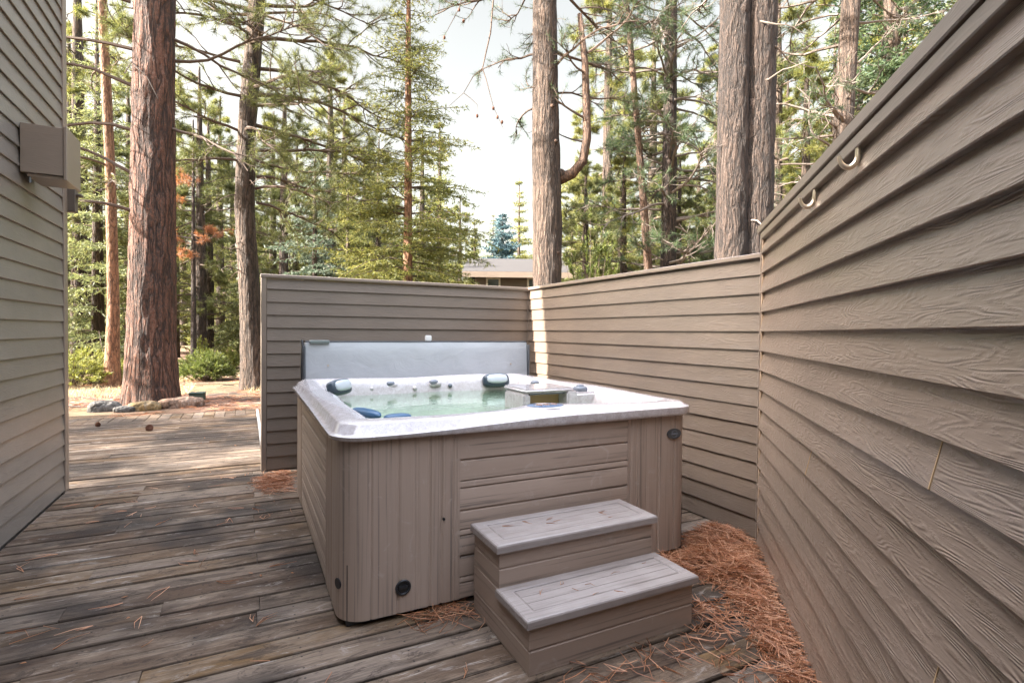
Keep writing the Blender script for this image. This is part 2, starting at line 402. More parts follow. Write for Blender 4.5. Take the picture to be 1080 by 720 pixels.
# wall local frame: x runs along wall. wall face is +X: local x = +Y direction, so outward (-y local) = +X
w = bpy.data.objects.new('side_wall', None); 
del w
HLEN = 9.0
sb = siding_boards(HLEN-.05, 4.95, exp=.1235).build('siding', M_sid_house, t)
sb.rotation_euler = (0,0,PI/2); sb.location = (0, -HLEN, 0)
MB().box(-7, -.012, -HLEN, 0, -.1, 4.95).build('wall', M_sid_house, t)
MB().box(-.06, .022, -.085, .006, -.02, 4.95).build('corner_trim', M_trim, t, bevel=.004)
mb = MB()
V = [(-7.4,-HLEN-.4,4.95),(.25,-HLEN-.4,4.95),(.25,.25,4.95),(-7.4,.25,4.95),(-3.5,-HLEN-.4,6.3),(-3.5,.25,6.3),
     (-7.4,-HLEN-.4,4.83),(.25,-HLEN-.4,4.83),(.25,.25,4.83),(-7.4,.25,4.83)]
mb.add(V, [(1,2,5,4),(3,0,4,5),(2,3,5),(0,1,4),(9,8,7,6),(6,7,1,0),(7,8,2,1),(8,9,3,2),(9,6,0,3)])
mb.build('roof', M_roofs, t)
# vent box on the wall  (world X -1.322..-1.085, Y 4.483..4.79, z 2.32..2.64)
bx0, bx1, by0, by1, bz0, bz1 = .018, .238, -.988, -.680, 2.325, 2.640
mb = MB()
mb.box(bx0, bx1, by0, by0+.014, bz0, bz1)             # near side
mb.box(bx0, bx1, by1-.014, by1, bz0, bz1)
mb.box(bx0, bx1, by0+.0145, by1-.0145, bz1-.016, bz1-.002)
vb = mb.build('vent_box', M_trim, t, bevel=.002)
MB().box(bx1+.001, bx1+.020, by0-.008, by1+.008, bz0-.028, bz1+.012).build('face_board', M_trim, vb, bevel=.003)
MB().box(bx0+.03, bx1-.002, by0+.016, by1-.016, bz0-.020, bz0-.004).build('louver', M_trim, vb)
MB().tube([(.06, by0+.03, bz0-.06),(.06, by0+.03, bz0+.03)], .006, 8).build('drip_pipe', M_knob, vb)
mb = MB(); mb.box(-.02, .07, .012, .10, 2.27, 2.50); mb.box(-.02, .11, .02, .09, 2.40, 2.42)
mb.build('outdoor_lamp', flat('brown_lamp_metal', (.10,.08,.065), .5), t, bevel=.004)

# ------------------------------------------------------------------ deck
BW, GAP = .135, .009
mb = MB()
y = -2.6; row = 0
while y < 8.95:
    x0 = -1.30 if y < 5.45 else -6.2
    x1 = 3.05 if y < 5.40 else FX0 + .02
    cuts = [x0]; c = x0 + random.choice([.55,.95,1.35,1.75,2.2,2.6])
    while c < x1 - .3:
        cuts.append(c + random.uniform(-.01,.01)); c += random.choice([1.2,1.6,2.0,2.4,3.2])
    cuts.append(x1)
    for a, b in zip(cuts[:-1], cuts[1:]):
        dz = random.uniform(-.003, .0025); yj = random.uniform(-.0015,.0015); s = random.uniform(-.0025,.0025)
        n = max(2, int((b-a)/.35)); xs = np.linspace(a+.0015, b-.0015, n+1)
        wob = np.cumsum(RS.normal(0,.0007,n+1)); wz = np.cumsum(RS.normal(0,.0006,n+1))
        cup = random.uniform(-.0025,.0035)
        prof = [(0,-.03),(0,-.0055),(.005,0+cup),(BW*.5,0),(BW-.005,cup),(BW,-.0055),(BW,-.03)]
        V = []
        for q in range(n+1):
            for k,(py,pz) in enumerate(prof):
                V.append((xs[q], y+py+yj+wob[q], pz+dz+wz[q] + s*(py/BW-.5) if k not in (0,6) else pz))
        m = len(prof); F = []
        for q in range(n):
            for k in range(m-1): F.append((q*m+k, (q+1)*m+k, (q+1)*m+k+1, q*m+k+1))
        F.append(tuple(range(m))); F.append(tuple(n*m+k for k in range(m-1,-1,-1)))
        mb.add(V, F)
    y += BW + GAP; row += 1
DEND = y
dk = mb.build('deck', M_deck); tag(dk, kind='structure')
# far border boards run the other way
mb = MB(); x = -6.2
while x < FX0:
    mb.box(x, x+BW+.004, DEND, DEND+.62+random.uniform(-.006,.006), -.03, random.uniform(-.004,.002)); x += BW+GAP
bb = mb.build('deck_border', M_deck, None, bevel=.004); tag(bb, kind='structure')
M_deck_edge = flat('grey_edge_board', (.46,.45,.44), .7)
MB().box(FX0+.024, FX0+.058, FY+.13, DEND+.6, -.16, .006).build('deck_edge', M_deck_edge, None, bevel=.004)['kind'] = 'structure'
o = MB().box(-1.30, 3.05, -2.6, 5.44, -.14, -.05).build('deck_joists', M_dark); o['kind'] = 'structure'
o = MB().box(-6.2, FX0, 5.45, DEND+.55, -.14, -.05).build('deck_joists', M_dark); o['kind'] = 'structure'

# ------------------------------------------------------------------ ground
GZ = -.07
def gheight(x, y):
    r = math.hypot(x, y)
    h = GZ + .05*mnoise.noise(Vector((x*.35, y*.35, 3))) * min(1, max(0, (r-10)/4))
    h += .10*mnoise.noise(Vector((x*.12, y*.12, 8))) * min(1, max(0, (r-12)/8))
    h += max(0, (r-30))*.03 if r < 150 else 3.6
    if y < DEND + .7 and -7 < x < 5: h = min(h, GZ-.02)
    return h
n1, n2 = 90, 120
rr_ = np.concatenate([[0], np.geomspace(1.5, 420, n1-1)])
V = []
for r_ in rr_:
    for k in range(n2):
        a = k*2*PI/n2; x_, y_ = r_*math.cos(a), r_*math.sin(a)+3
        V.append((x_, y_, gheight(x_, y_) if r_ > 0 else GZ-.06))
mb = MB(); mb.grid(np.array(V), n1, n2); g = mb.build('ground', M_ground, None, smooth=180); tag(g, kind='structure')

# ------------------------------------------------------------------ hot tub (world coordinates relative to its Empty)
TX0, TX1, TY0, TY1 = .362, 2.416, 2.359, 4.62
TCX, TCY = (TX0+TX1)/2, (TY0+TY1)/2
tub = thing('hot_tub', 'square hot tub with marbled white rim and taupe cabinet, filled with water', 'hot tub', (TCX, TCY, 0))
hx, hy = (TX1-TX0)/2, (TY1-TY0)/2
def rrect(ins, r, nc=12, ns=30, ox=0., hx=hx, hy=hy):
    """rounded rectangle, counter-clockwise from the front-left corner start of the front side"""
    X, Y = hx-ins+ox, hy-ins+ox; r = max(.02, r-ins)
    P = []; tags = []
    def arc(cx, cy, a0):
        for k in range(nc): 
            a = a0 + (PI/2)*k/nc; P.append((cx+r*math.cos(a), cy+r*math.sin(a)))
    def seg(a, b):
        for k in range(ns): P.append((a[0]+(b[0]-a[0])*k/ns, a[1]+(b[1]-a[1])*k/ns))
    arc(-X+r, -Y+r, PI); seg((-X+r,-Y),(X-r,-Y))
    arc(X-r, -Y+r, -PI/2); seg((X,-Y+r),(X,Y-r))
    arc(X-r, Y-r, 0); seg((X-r,Y),(-X+r,Y))
    arc(-X+r, Y-r, PI/2); seg((-X,Y-r),(-X,-Y+r))
    return np.array(P)
RC = .125
# --- corner panels: outline walk along rounded corner with upright grooves
CZ0, CZ1 = .03, .848
def corner_panel(sx, sy, lx, ly):
    """lx: reach along front/back side, ly: reach along left/right side"""
    path = []  # (point, normal)
    ds = .004
    for s_ in np.arange(lx, RC, -ds): path.append(((-hx+s_, -hy), (0,-1), s_, 'x'))
    for a in np.linspace(0, PI/2, 26): path.append(((-hx+RC-RC*math.sin(a), -hy+RC-RC*math.cos(a)), (-math.sin(a), -math.cos(a)), None, 'a'))
    for s_ in np.arange(RC, ly, ds): path.append(((-hx, -hy+s_), (-1,0), s_, 'y'))
    gx = [(RC+.01,.004,.005),(.255,.006,.006),(.262,.004,.003),(.335,.003,.003),(.345,.004,.003),(.405,.005,.006),(.42,.003,.003),(.462,.006,.006),(.476,.003,.003),(.518,.005,.004),(.536,.004,.003)]
    P = []
    for (p, nn, s_, k) in path:
        d = 0
        if s_ is not None:
            for gpos, gw, gd in gx:
                q = abs(s_-gpos)
                if q < gw+.002: d = max(d, gd*(1 if q < gw-.002 else .5))
            if k == 'x' and s_ > lx-.006: d += .0
        P.append((p[0]-nn[0]*d, p[1]-nn[1]*d))
    P = np.array(P); P[:,0] *= -sx; P[:,1] *= -sy
    zz = [CZ0, CZ0+.006, CZ1]
    V = np.concatenate([np.c_[P*(1 if i else 1), np.full(len(P), z)] for i, z in enumerate(zz)])
    n = len(P); i = np.arange(len(zz)-1)[:,None]; j = np.arange(n-1)[None,:]
    F = np.stack([i*n+j, i*n+j+1, (i+1)*n+j+1, (i+1)*n+j], -1).reshape(-1,4)
    if sx*sy > 0: F = F[:, ::-1]
    m = MB(); m.add(V, F)
    # returns so that the panel has thickness
    e0, e1 = P[0], P[-1]
    m.add([(e0[0],e0[1],CZ0),(e0[0],e0[1]-sy*.03,CZ0),(e0[0],e0[1]-sy*.03,CZ1),(e0[0],e0[1],CZ1)], [(0,1,2,3)])
    m.add([(e1[0],e1[1],CZ0),(e1[0]-sx*.03,e1[1],CZ0),(e1[0]-sx*.03,e1[1],CZ1),(e1[0],e1[1],CZ1)], [(0,1,2,3)])
    return m
LXc, LYc = .555, .475
front_corner = None
for sx, sy in ((-1,-1),(1,-1),(1,1),(-1,1)):
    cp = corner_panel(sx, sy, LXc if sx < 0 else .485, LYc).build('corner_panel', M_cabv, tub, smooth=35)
    if (sx, sy) == (-1,-1): front_corner = cp
    if (sx, sy) == (1,-1): front_right = cp
# --- side panels with level grooves
def level_profile():
    gro = [(.700,.012),(.600,.006),(.565,.008),(.455,.012),(.365,.006),(.335,.008),(.235,.012),(.135,.006),(.105,.008)]
    pr = [(0, CZ1)]
    for gz, gw in gro:
        pr += [(0, gz+gw*.6), (.010, gz+.002), (.010, gz-.002), (.0015, gz-gw*.6), (0, gz-gw)]
    pr += [(0, CZ0+.004), (.004, CZ0)]
    return pr
def side_panel(length, reach_a, reach_b, rot):
    pr = level_profile(); a = -length/2 + reach_a + .001; b = length/2 - reach_b - .001
    dep = (hy if rot in (0, 2) else hx)
    V = []
    for x_ in (a, a+.006, b-.006, b):
        for (d, z) in pr:
            V.append((x_, -dep + .002 + (d if x_ in (a+.006, b-.006) else 0) , z))
    n = len(pr); F = []
    for i in range(3):
        for j in range(n-1): F.append((i*n+j+1, (i+1)*n+j+1, (i+1)*n+j, i*n+j))
    m = MB(); c, s_ = math.cos(rot*PI/2), math.sin(rot*PI/2)
    m.add([(x_*c-y_*s_, x_*s_+y_*c, z) for x_,y_,z in V], F); return m
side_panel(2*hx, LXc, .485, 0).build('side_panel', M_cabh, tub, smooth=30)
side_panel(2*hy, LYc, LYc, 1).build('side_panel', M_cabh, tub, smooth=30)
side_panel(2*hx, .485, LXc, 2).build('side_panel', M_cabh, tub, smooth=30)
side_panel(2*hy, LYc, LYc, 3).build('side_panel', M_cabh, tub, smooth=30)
MB().box(-hx+.035, hx-.035, -hy+.035, hy-.035, .006, .28).build('base_pan', M_dark, tub)
# --- the acrylic shell
def smooth01(x): x = max(0., min(1., x)); return x*x*(3-2*x)
def shell_loops():
    OX = .030
    defs = [(.030,.834),(.004,.835),(.0,.840),(-.003,.852),('L',0),('L',1),(.036,.902),(.048,.908),(.070,.916),(.105,.9165),(.14,.914),(.168,.906),(.188,.893),(.200,.875),(.214,.84),(.232,.79),(.262,.70),(.33,.63),(.46,.60),(.50,.56),(.535,.42),(.58,.32),(.66,.30)]
    out = []
    for ins, z in defs:
        if ins == 'L': base = rrect(-.004 if z == 0 else .022, .15, ox=OX)
        else: base = rrect(ins, .15 + (.06 if ins > .1 else 0), ox=OX)
        P = []
        for (x_, y_) in base:
            # swooping ledge height around the rim
            a = math.atan2(y_/hy, x_/hx)
            sw = .5+.5*math.cos(2*(a+PI*.30)) if True else 0
            u = (x_+hx)/(2*hx)
            zl = .828 + .046*smooth01((u-.18)/.5) if y_ < -hy*.85 else .85 + .02*math.sin(4*a)
            zl = .856+.030*smooth01((u-.10)/.5)*(1 if y_ < 0 else .6) + (.012*smooth01((y_+hy)/1.2))*(1-u)
            if ins == 'L': P.append((x_, y_, zl - .002 if z == 0 else zl + .006)); continue
            zz = z; xx, yy = x_, y_
            if ins >= .105 and ins < .6:
                # seats: inner edge sways inwards between the seats, and bulges for the control panel
                d = 0
                if y_ < -hy*.6:
                    d = .11*math.exp(-((x_-(1.46-TCX))/.20)**2)
                    yy += d*min(1, (ins-.06)/.1)
                sway = .018*math.cos(6*a+.6)*min(1,(ins-.08)/.12)
                L_ = math.hypot(x_, y_); xx -= x_/L_*sway; yy -= y_/L_*sway
            if .06 < ins < .2: zz += .006*math.cos(5*a+1.0)
            P.append((xx, yy, zz))
        out.append(np.array(P))
    return out
LO = shell_loops(); N_ = len(LO[0])
mb = MB(); mb.grid(np.concatenate(LO), len(LO), N_)
mb.fn.append([(len(LO)-1)*N_ + k for k in range(N_)])
shell = mb.build('shell', M_acr, tub, smooth=60)
# --- water
wl = LO[15].copy(); wl = np.c_[wl[:,:2]*1.012, np.full(N_, .788)]
mb = MB(); mb.add(wl, [tuple(range(N_))]); mb.build('water', M_water, tub)
# --- pillows, jets and other fittings
def ellipsoid(mb, c, r, nu=18, nv=10, sq=1.0, rz=0, tilt=0):
    V = []
    for i in range(nv+1):
        ph = -PI/2 + PI*i/nv
        for k in range(nu):
            a = 2*PI*k/nu
            f = lambda q: math.copysign(abs(q)**sq, q)
            p = Vector((r[0]*f(math.cos(a))*f(math.cos(ph)+1e-6), r[1]*f(math.sin(a))*f(math.cos(ph)+1e-6), r[2]*f(math.sin(ph))))
            p = Matrix.Rotation(rz,3,'Z') @ (Matrix.Rotation(tilt,3,'X') @ p)
            V.append((p.x+c[0], p.y+c[1], p.z+c[2]))
    mb.grid(np.array(V), nv+1, nu, True); return mb
T = lambda x, y: (x-TCX, y-TCY)
def headrest(x, y, z, rz, w=.13, h=.062):
    cx, cy = T(x, y)
    m = MB(); ellipsoid(m, (cx,cy,z), (w, .045, h), 26, 12, .55, rz, -.32)
    hr = m.build('headrest', M_pillow, tub, smooth=60)
    d = Vector((math.sin(rz), -math.cos(rz)))*.022
    m = MB(); ellipsoid(m, (cx+d.x, cy+d.y, z+.014), (w*.80, .036, h*.70), 24, 10, .62, rz, -.32)
    m.build('pad', M_pillow_pad, hr, smooth=60)
headrest(2.055, 4.40, .872, 0)
headrest(.640, 4.22, .880, PI*.27)
def pill(x, y, z, rx, ry, rz, name='grip'):
    cx, cy = T(x, y); m = MB(); ellipsoid(m, (cx,cy,z), (rx, ry, .024), 22, 8, .7, rz); m.build(name, M_pad_navy, tub, smooth=60)
M_pad_navy = flat('navy_foam', (.03,.10,.20), .3)
pill(.605, 3.02, .855, .145, .035, PI/2+.30, 'side_pillow')
pill(.70, 2.70, .868, .075, .034, .08, 'front_pillow')
for jx, jz in ((1.09,.868),(1.475,.868)):
    cx, cy = T(jx, 4.455); m = MB(); ellipsoid(m, (cx,cy,jz), (.042,.035,.026), 16, 8, .8); m.build('jet_knob', M_knob, tub, smooth=60)
    m = MB(); ellipsoid(m, (cx+.012,cy-.004,jz-.014), (.058,.03,.03), 18, 8, .9); m.build('jet_bezel', M_acr, tub, smooth=60)
for jx, jz in ((.93,.835),(1.62,.838),(1.30,.825)):
    cx, cy = T(jx, 4.43); m = MB(); ellipsoid(m, (cx,cy,jz), (.02,.02,.02), 12, 6); m.build('jet', M_acr if jx < 1.5 else M_knob, tub, smooth=60)
# filter housing with an open amber weir, right of the water
fx, fy = T(1.86, 3.10)
m = MB(); m.box(fx-.20, fx+.20, fy-.005, fy+.34, .906, .935); fl = m.build('filter_lid', M_acr, tub, smooth=40, bevel=.014, seg=3)
m = MB(); m.box(fx-.205, fx-.15, fy+.0, fy+.30, .60, .904); m.build('filter_post', M_acr, tub, smooth=40, bevel=.012, seg=2)
m = MB(); m.box(fx+.13, fx+.215, fy-.02, fy+.30, .60, .912); m.build('filter_post', M_acr, tub, smooth=40, bevel=.012, seg=2)
m = MB(); m.box(fx-.149, fx+.129, fy+.10, fy+.13, .60, .904); m.build('weir', M_tan, tub)
m = MB(); m.box(fx-.148, fx+.128, fy+.02, fy+.06, .893, .905); m.build('weir_shadow_lip', M_knob, tub)
qx, qy = T(2.20, 3.18)
m = MB(); m.box(qx-.13, qx+.16, qy-.06, qy+.22, .70, .895); m.build('valve_shelf', M_acr, tub, smooth=40, bevel=.02, seg=3)
m = MB(); ellipsoid(m, (qx-.02,qy+.03,.908), (.052,.045,.022), 18, 8, .7); ellipsoid(m, (qx-.02,qy+.03,.927), (.030,.018,.014), 14, 6, .7); m.build('valve_knob', M_knob, tub, smooth=60)
m = MB(); ellipsoid(m, (qx+.10,qy-.065,.882), (.018,.012,.018), 12, 6); m.build('jet', M_knob, tub, smooth=60)
qx, qy = T(2.13, 3.80)
m = MB(); ellipsoid(m, (qx,qy,.90), (.035,.035,.02), 16, 6, .8); m.build('air_valve', M_knob, tub, smooth=60)
# control panel
qx, qy = T(1.455, 2.475)
m = MB(); ellipsoid(m, (qx,qy+.005,.916), (.135,.098,.010), 28, 8); cpn = m.build('control_panel', M_acr, tub, smooth=60)
m = MB(); ellipsoid(m, (qx,qy+.003,.9235), (.108,.080,.006), 28, 8); m.build('display', M_display, cpn, smooth=60)
M_btn = flat('rust_button', (.20,.10,.07), .3)
for dx in (-.045, 0, .045):
    m = MB(); ellipsoid(m, (qx+dx,qy-.012,.9290), (.018,.026,.003), 12, 6); m.build('button', M_btn, cpn, smooth=60)
# drain, vents, screw, emblem
def ring(mb, c, R, r, axis='y', n=24, k=8):
    V = []
    for i in range(n):
        a = 2*PI*i/n
        for j in range(k):
            b = 2*PI*j/k; q = R + r*math.cos(b)
            V.append((c[0]+q*math.cos(a), c[1]+r*math.sin(b), c[2]+q*math.sin(a)))
    F = [(i*k+j, ((i+1)%n)*k+j, ((i+1)%n)*k+(j+1)%k, i*k+(j+1)%k) for i in range(n) for j in range(k)]
    mb.add(V, F)
def disc(mb, c, R, th, n=24, rx=None):
    rx = rx or R
    V = [(c[0]+rx*math.cos(2*PI*i/n), c[1]+d, c[2]+R*math.sin(2*PI*i/n)) for d in (0,-th) for i in range(n)]
    mb.add(V, [(i,(i+1)%n,n+(i+1)%n,n+i) for i in range(n)] + [tuple(range(n,2*n))])
qx, qy = T(.641, TY0)
m = MB(); ring(m, (qx, qy-.003, .146), .031, .006); disc(m, (qx, qy+.002, .146), .030, .004); m.box(qx-.022, qx+.022, qy-.010, qy-.002, .142, .153)
m.build('drain_cap', M_dark, front_corner, smooth=50)
m = MB(); disc(m, (T(.835,0)[0], qy+.002, .431), .007, .006, 12); m.build('screw', M_dark, front_corner)
m = MB(); disc(m, (0,0,0), .024, .006, 18); o = m.build('vent_cap', M_dark, front_corner); o.location = (-hx+.008, T(0,2.445)[1], .185); o.rotation_euler = (0,0,-PI/2+.35)
qx = T(2.272,0)[0]
m = MB(); disc(m, (qx, qy+.003, .724), .030, .011, 28, .053); em = m.build('emblem', flat('grey_badge', (.075,.08,.085), .3, Metallic=.4), front_right)
m = MB(); ring(m, (qx, qy-.0085, .724), .0205, .0016, n=20, k=6); m.box(qx-.027, qx+.027, qy-.0105, qy-.0075, .720, .727)
m.build('emblem_mark', M_knob, em)

# ------------------------------------------------------------------ folded cover standing behind the tub
cv = thing('spa_cover', 'grey vinyl hot tub cover folded upright on edge behind the tub', 'cover', (1.5, 4.80, 0))
cx0, cx1 = -1.075+.02, 1.06
def cover_slab(y0, y1, z0, z1, bulge):
    m = MB(); nx, nz = 60, 16; V = []
    for i in range(nz+1):
        for k in range(nx+1):
            u, w_ = k/nx, i/nz
            e = (1-abs(2*u-1)**8)*(1-abs(2*w_-1)**6)
            wr = .006*mnoise.noise(Vector((u*9, w_*3, y0*10))) + .004*mnoise.noise(Vector((u*22+w_*6, w_*4, 5)))
            V.append((cx0+(cx1-cx0)*u, y0 - (bulge+wr)*e + .03*(w_) , z0+(z1-z0)*w_ + .005*mnoise.noise(Vector((u*6,1,1)))*(w_)))
    A = np.array(V); B = A.copy(); B[:,1] = y1 + .03*((A[:,2]-z0)/(z1-z0)); n = nx+1
    F = []
    for i in range(nz):
        for k in range(nx):
            F.append((i*n+k, i*n+k+1, (i+1)*n+k+1, (i+1)*n+k)); b = len(A); F.append((b+i*n+k+1, b+i*n+k, b+(i+1)*n+k, b+(i+1)*n+k+1))
    b = len(A)
    for i in range(nz): F.append((i*n, (i+1)*n, b+(i+1)*n, b+i*n)); F.append(((i+1)*n+nx, i*n+nx, b+i*n+nx, b+(i+1)*n+nx))
    for k in range(nx): F.append((k+1, k, b+k, b+k+1)); F.append((nz*n+k, nz*n+k+1, b+nz*n+k+1, b+nz*n+k))
    m.add(np.concatenate([A,B]), F); return m
cover_slab(-.08, .0, .62, 1.212, .018).build('front_half', M_vinyl, cv, smooth=50)
cover_slab(.012, .11, .62, 1.206, .0).build('rear_half', M_vdark, cv, smooth=50)
m = MB()
m.box(cx0+.002, cx1-.002, -.045, .008, 1.2135, 1.225); m.build('hinge_band', M_vdark, cv, bevel=.003)
for sx_ in (cx0-.022, cx1+.004):
    m = MB(); P = [(sx_+.009, -.02+.03*q, .60+.62*q) for q in np.linspace(0,1,8)]
    V = []
    m.box(sx_, sx_+.018, -.085, .115, .60, 1.19); m.build('side_flap', M_vdark, cv, bevel=.004)
m = MB(); P = [(cx0-.030, -.09, .90),(cx0-.033,-.10,1.0),(cx0-.030,-.09,1.1),(cx0-.022,-.07,1.18),(cx0-.030,-.05,1.235)]
m.tube(P, [.012,.012,.012,.014,.010], 8); m.build('strap', M_dark, cv, smooth=60)
m = MB(); m.box(cx0+.03, cx0+.19, -.075, -.03, 1.204, 1.234); m.build('hinge_clip', flat('grey_green_plastic', (.16,.19,.18), .5), cv, bevel=.005)
for px in (cx0+.175, cx1-.20):
    m = MB(); disc(m, (px, -.090, 1.02 if px < 0 else 1.0), .008, .008, 12); m.build('snap_button', M_metal, cv)
m = MB(); m.box(-.028, .030, -.03, .004, 0, .055)
wb = m.build('sensor_box', M_white, None, bevel=.006, seg=2); wb.location = (1.528, 4.80, 1.2255)
tag(wb, 'tiny white plastic box standing on top edge of the grey spa cover', 'box')

# ------------------------------------------------------------------ steps
SX0, SX1, SY0, SY1, SY2, H1, H2 = .968, 1.81, 1.749, 2.02, 2.297, .228, .414
stp = thing('spa_step', 'two tier taupe plastic steps standing in front of the hot tub', 'steps', ((SX0+SX1)/2, (SY0+SY2)/2, 0))
sx_, sy_ = (SX0+SX1)/2, (SY0+SY2)/2
def step_face(mb, p0, p1, z0, z1, zs):
    """one upright face with level grooves between p0 and p1 (outward = right of p0->p1)"""
    d = np.array(p1)-np.array(p0); d = d/np.linalg.norm(d); nrm = np.array([d[1], -d[0]])
    pr = [(0,z0)]
    for z in zs: pr += [(0,z-.007),(.006,z-.002),(.006,z+.002),(0,z+.005)]
    pr += [(0,z1)]
    V = [tuple(np.array(p)-nrm*q) + (z,) for p in (p0,p1) for q,z in pr]
    n = len(pr); mb.add(V, [(j, n+j, n+j+1, j+1) for j in range(n-1)])
a, b, c_, d_ = SX0-sx_, SX1-sx_, SY0-sy_, SY1-sy_; e_ = SY2-sy_
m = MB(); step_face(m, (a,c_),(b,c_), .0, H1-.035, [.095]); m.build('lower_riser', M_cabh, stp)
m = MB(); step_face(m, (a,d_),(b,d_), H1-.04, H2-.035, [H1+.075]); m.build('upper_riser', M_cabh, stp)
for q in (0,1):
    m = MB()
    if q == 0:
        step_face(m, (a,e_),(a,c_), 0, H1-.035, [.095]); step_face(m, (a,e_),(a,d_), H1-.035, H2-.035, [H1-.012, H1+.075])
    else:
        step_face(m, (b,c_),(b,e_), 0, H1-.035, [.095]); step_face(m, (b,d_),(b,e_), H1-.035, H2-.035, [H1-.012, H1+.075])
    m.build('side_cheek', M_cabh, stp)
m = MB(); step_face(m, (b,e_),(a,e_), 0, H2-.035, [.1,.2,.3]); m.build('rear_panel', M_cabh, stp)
def tread(y0, y1, z, name):
    o = .020; x0, x1 = a-o, b+o; th = .036
    m = MB(); fw_ = .062
    lv = [(0,-th),(0,-.010),(.003,-.004),(.010,0),(fw_-.012,0),(fw_-.008,-.0035),(fw_-.003,-.0035),(fw_,0)]
    V = []
    for ins, dz in lv: V += [(x0+ins, y0+ins, z+dz),(x1-ins, y0+ins, z+dz),(x1-ins, y1-ins, z+dz),(x0+ins, y1-ins, z+dz)]
    F = []
    for i in range(len(lv)-1):
        for k in range(4): F.append((i*4+k, i*4+(k+1)%4, (i+1)*4+(k+1)%4, (i+1)*4+k))
    F.append((3,2,1,0)); m.add(V, F)
    tr = m.build(name, M_tread, stp)
    m = MB(); q = fw_; nb = 3; wid = (y1-y0-2*q)
    for k in range(nb):
        ya = y0+q+wid*k/nb; yb = y0+q+wid*(k+1)/nb
        m.box(x0+q+.0003, x1-q-.0003, ya+.0012, yb-.0012, z-.008, z-.0008)
    m.build('inlay', M_tread, tr, bevel=.0012)
tread(c_-.02, d_+.0-.001, H1, 'lower_tread'); tread(d_-.02, e_+.004, H2, 'upper_tread')
MB().box(a+.03, b-.03, c_+.03, e_-.03, .0, .15).build('inner_frame', M_dark, stp)

# ------------------------------------------------------------------ fallen needles
def needle_mesh(P, ang, length, pitch, wid=.0016, curve=.25):
    """P (n,3) start points; each needle is a bent three-sided sliver"""
    n = len(P); d = np.c_[np.cos(ang)*np.cos(pitch), np.sin(ang)*np.cos(pitch), np.sin(pitch)]
    s_ = np.c_[-np.sin(ang), np.cos(ang), np.zeros(n)]; up_ = np.cross(d, s_) * -1
    up_[up_[:,2] < 0] *= -1
    cv_ = RS.normal(0, curve, n)[:,None]*length[:,None]
    mb = MB(); rings = []
    for t_, w_ in ((0,1.),(.5,1.),(1,.35)):
        c = P + d*length[:,None]*t_ + s_*cv_*(t_*(1-t_)*2 - 0)
        c = c + np.c_[np.zeros((n,2)), -np.abs(np.sin(pitch))*length*.25*t_*t_]
        for a_ in (0, 2.09, 4.19):
            rings.append(c + (s_*math.cos(a_) + up_*math.sin(a_))*wid*w_)
    V = np.stack(rings, 1).reshape(-1,3)
    b = (np.arange(n)*9)[:,None]
    F = np.concatenate([b + np.array(q)[None,:] for q in [(0,1,4,3),(1,2,5,4),(2,0,3,5),(3,4,7,6),(4,5,8,7),(5,3,6,8)]])
    mb.add(V, F); return mb
def in_poly(px, py, poly):
    ins = np.zeros(len(px), bool); j = len(poly)-1
    for i in range(len(poly)):
        xi, yi = poly[i]; xj, yj = poly[j]
        c = ((yi > py) != (yj > py)) & (px < (xj-xi)*(py-yi)/(yj-yi+1e-12)+xi); ins ^= c; j = i
    return ins
def scatter(poly, n):
    P = np.array(poly); lo, hi = P.min(0), P.max(0); out = np.zeros((0,2))
    while len(out) < n:
        q = lo + RS.rand(n*2, 2)*(hi-lo); out = np.concatenate([out, q[in_poly(q[:,0], q[:,1], poly)]])
    return out[:n]
def pile(poly, n, hmax, label, cen=None, soft=.18):
    q = scatter(poly, n); P = np.array(poly)
    # distance to outline -> height
    dm = np.full(n, 9.)
    for i in range(len(P)):
        a_, b_ = P[i], P[(i+1)%len(P)]; ab = b_-a_; t_ = np.clip(((q-a_)@ab)/(ab@ab), 0, 1)
        dm = np.minimum(dm, np.linalg.norm(q-(a_+t_[:,None]*ab), axis=1))
    top = hmax*np.clip(dm/soft, 0, 1)**.8
    hv = np.array([.35+1.5*abs(mnoise.noise(Vector((x*5,y*5,1)))) for x,y in q])
    kp = RS.rand(n) < np.clip(.35+dm/(soft*1.2), 0, 1); q, hv, top = q[kp], hv[kp], top[kp]; n = len(q)
    z = .004 + top*hv*RS.rand(n)**.35
    ln = RS.uniform(.08,.19,n); ang = RS.rand(n)*2*PI; pt = RS.normal(.02,.12,n)
    off = np.c_[np.cos(ang),np.sin(ang)]*ln[:,None]*.5
    m = needle_mesh(np.c_[q-off, z], ang, ln, pt)
    o = m.build('pine_needles', L_dry); tag(o, label, 'pine needles', kind='stuff'); return o
# wall line helper: point on right wall foot at distance u from its far end, pulled out by k
def wf(u, k=.03):
    p = WE + WD*u + np.array([-.733,.68])*k; return (float(p[0]), float(p[1]))
heap_poly = [(2.46,2.46),(2.86,2.62),(2.88,2.34),wf(.1,.05),wf(.6,.04),wf(1.15,.04),wf(1.7,.04),wf(1.75,.13),wf(1.2,.20),wf(.75,.30),(2.16,2.02),(1.98,2.12),(2.0,2.30),(2.38,2.33)]
pile(heap_poly, 5200, .10, 'deep rust red heap of fallen pine needles in the corner right of the tub', soft=.14)
m = MB()
hp = np.array(heap_poly); cen_ = hp.mean(0)
q = scatter(heap_poly, 900)
pile([(.16,4.62),(.36,4.60),(.36,5.30),(.16,5.32),(.02,5.0)], 700, .035, 'small heap of rust pine needles by the fence post left of the tub', soft=.12)
pile([(.72,2.20),(.96,2.14),(.965,2.40),(.80,2.46),(.62,2.34)], 150, .02, 'needles caught under the tub edge left of the steps', soft=.1)
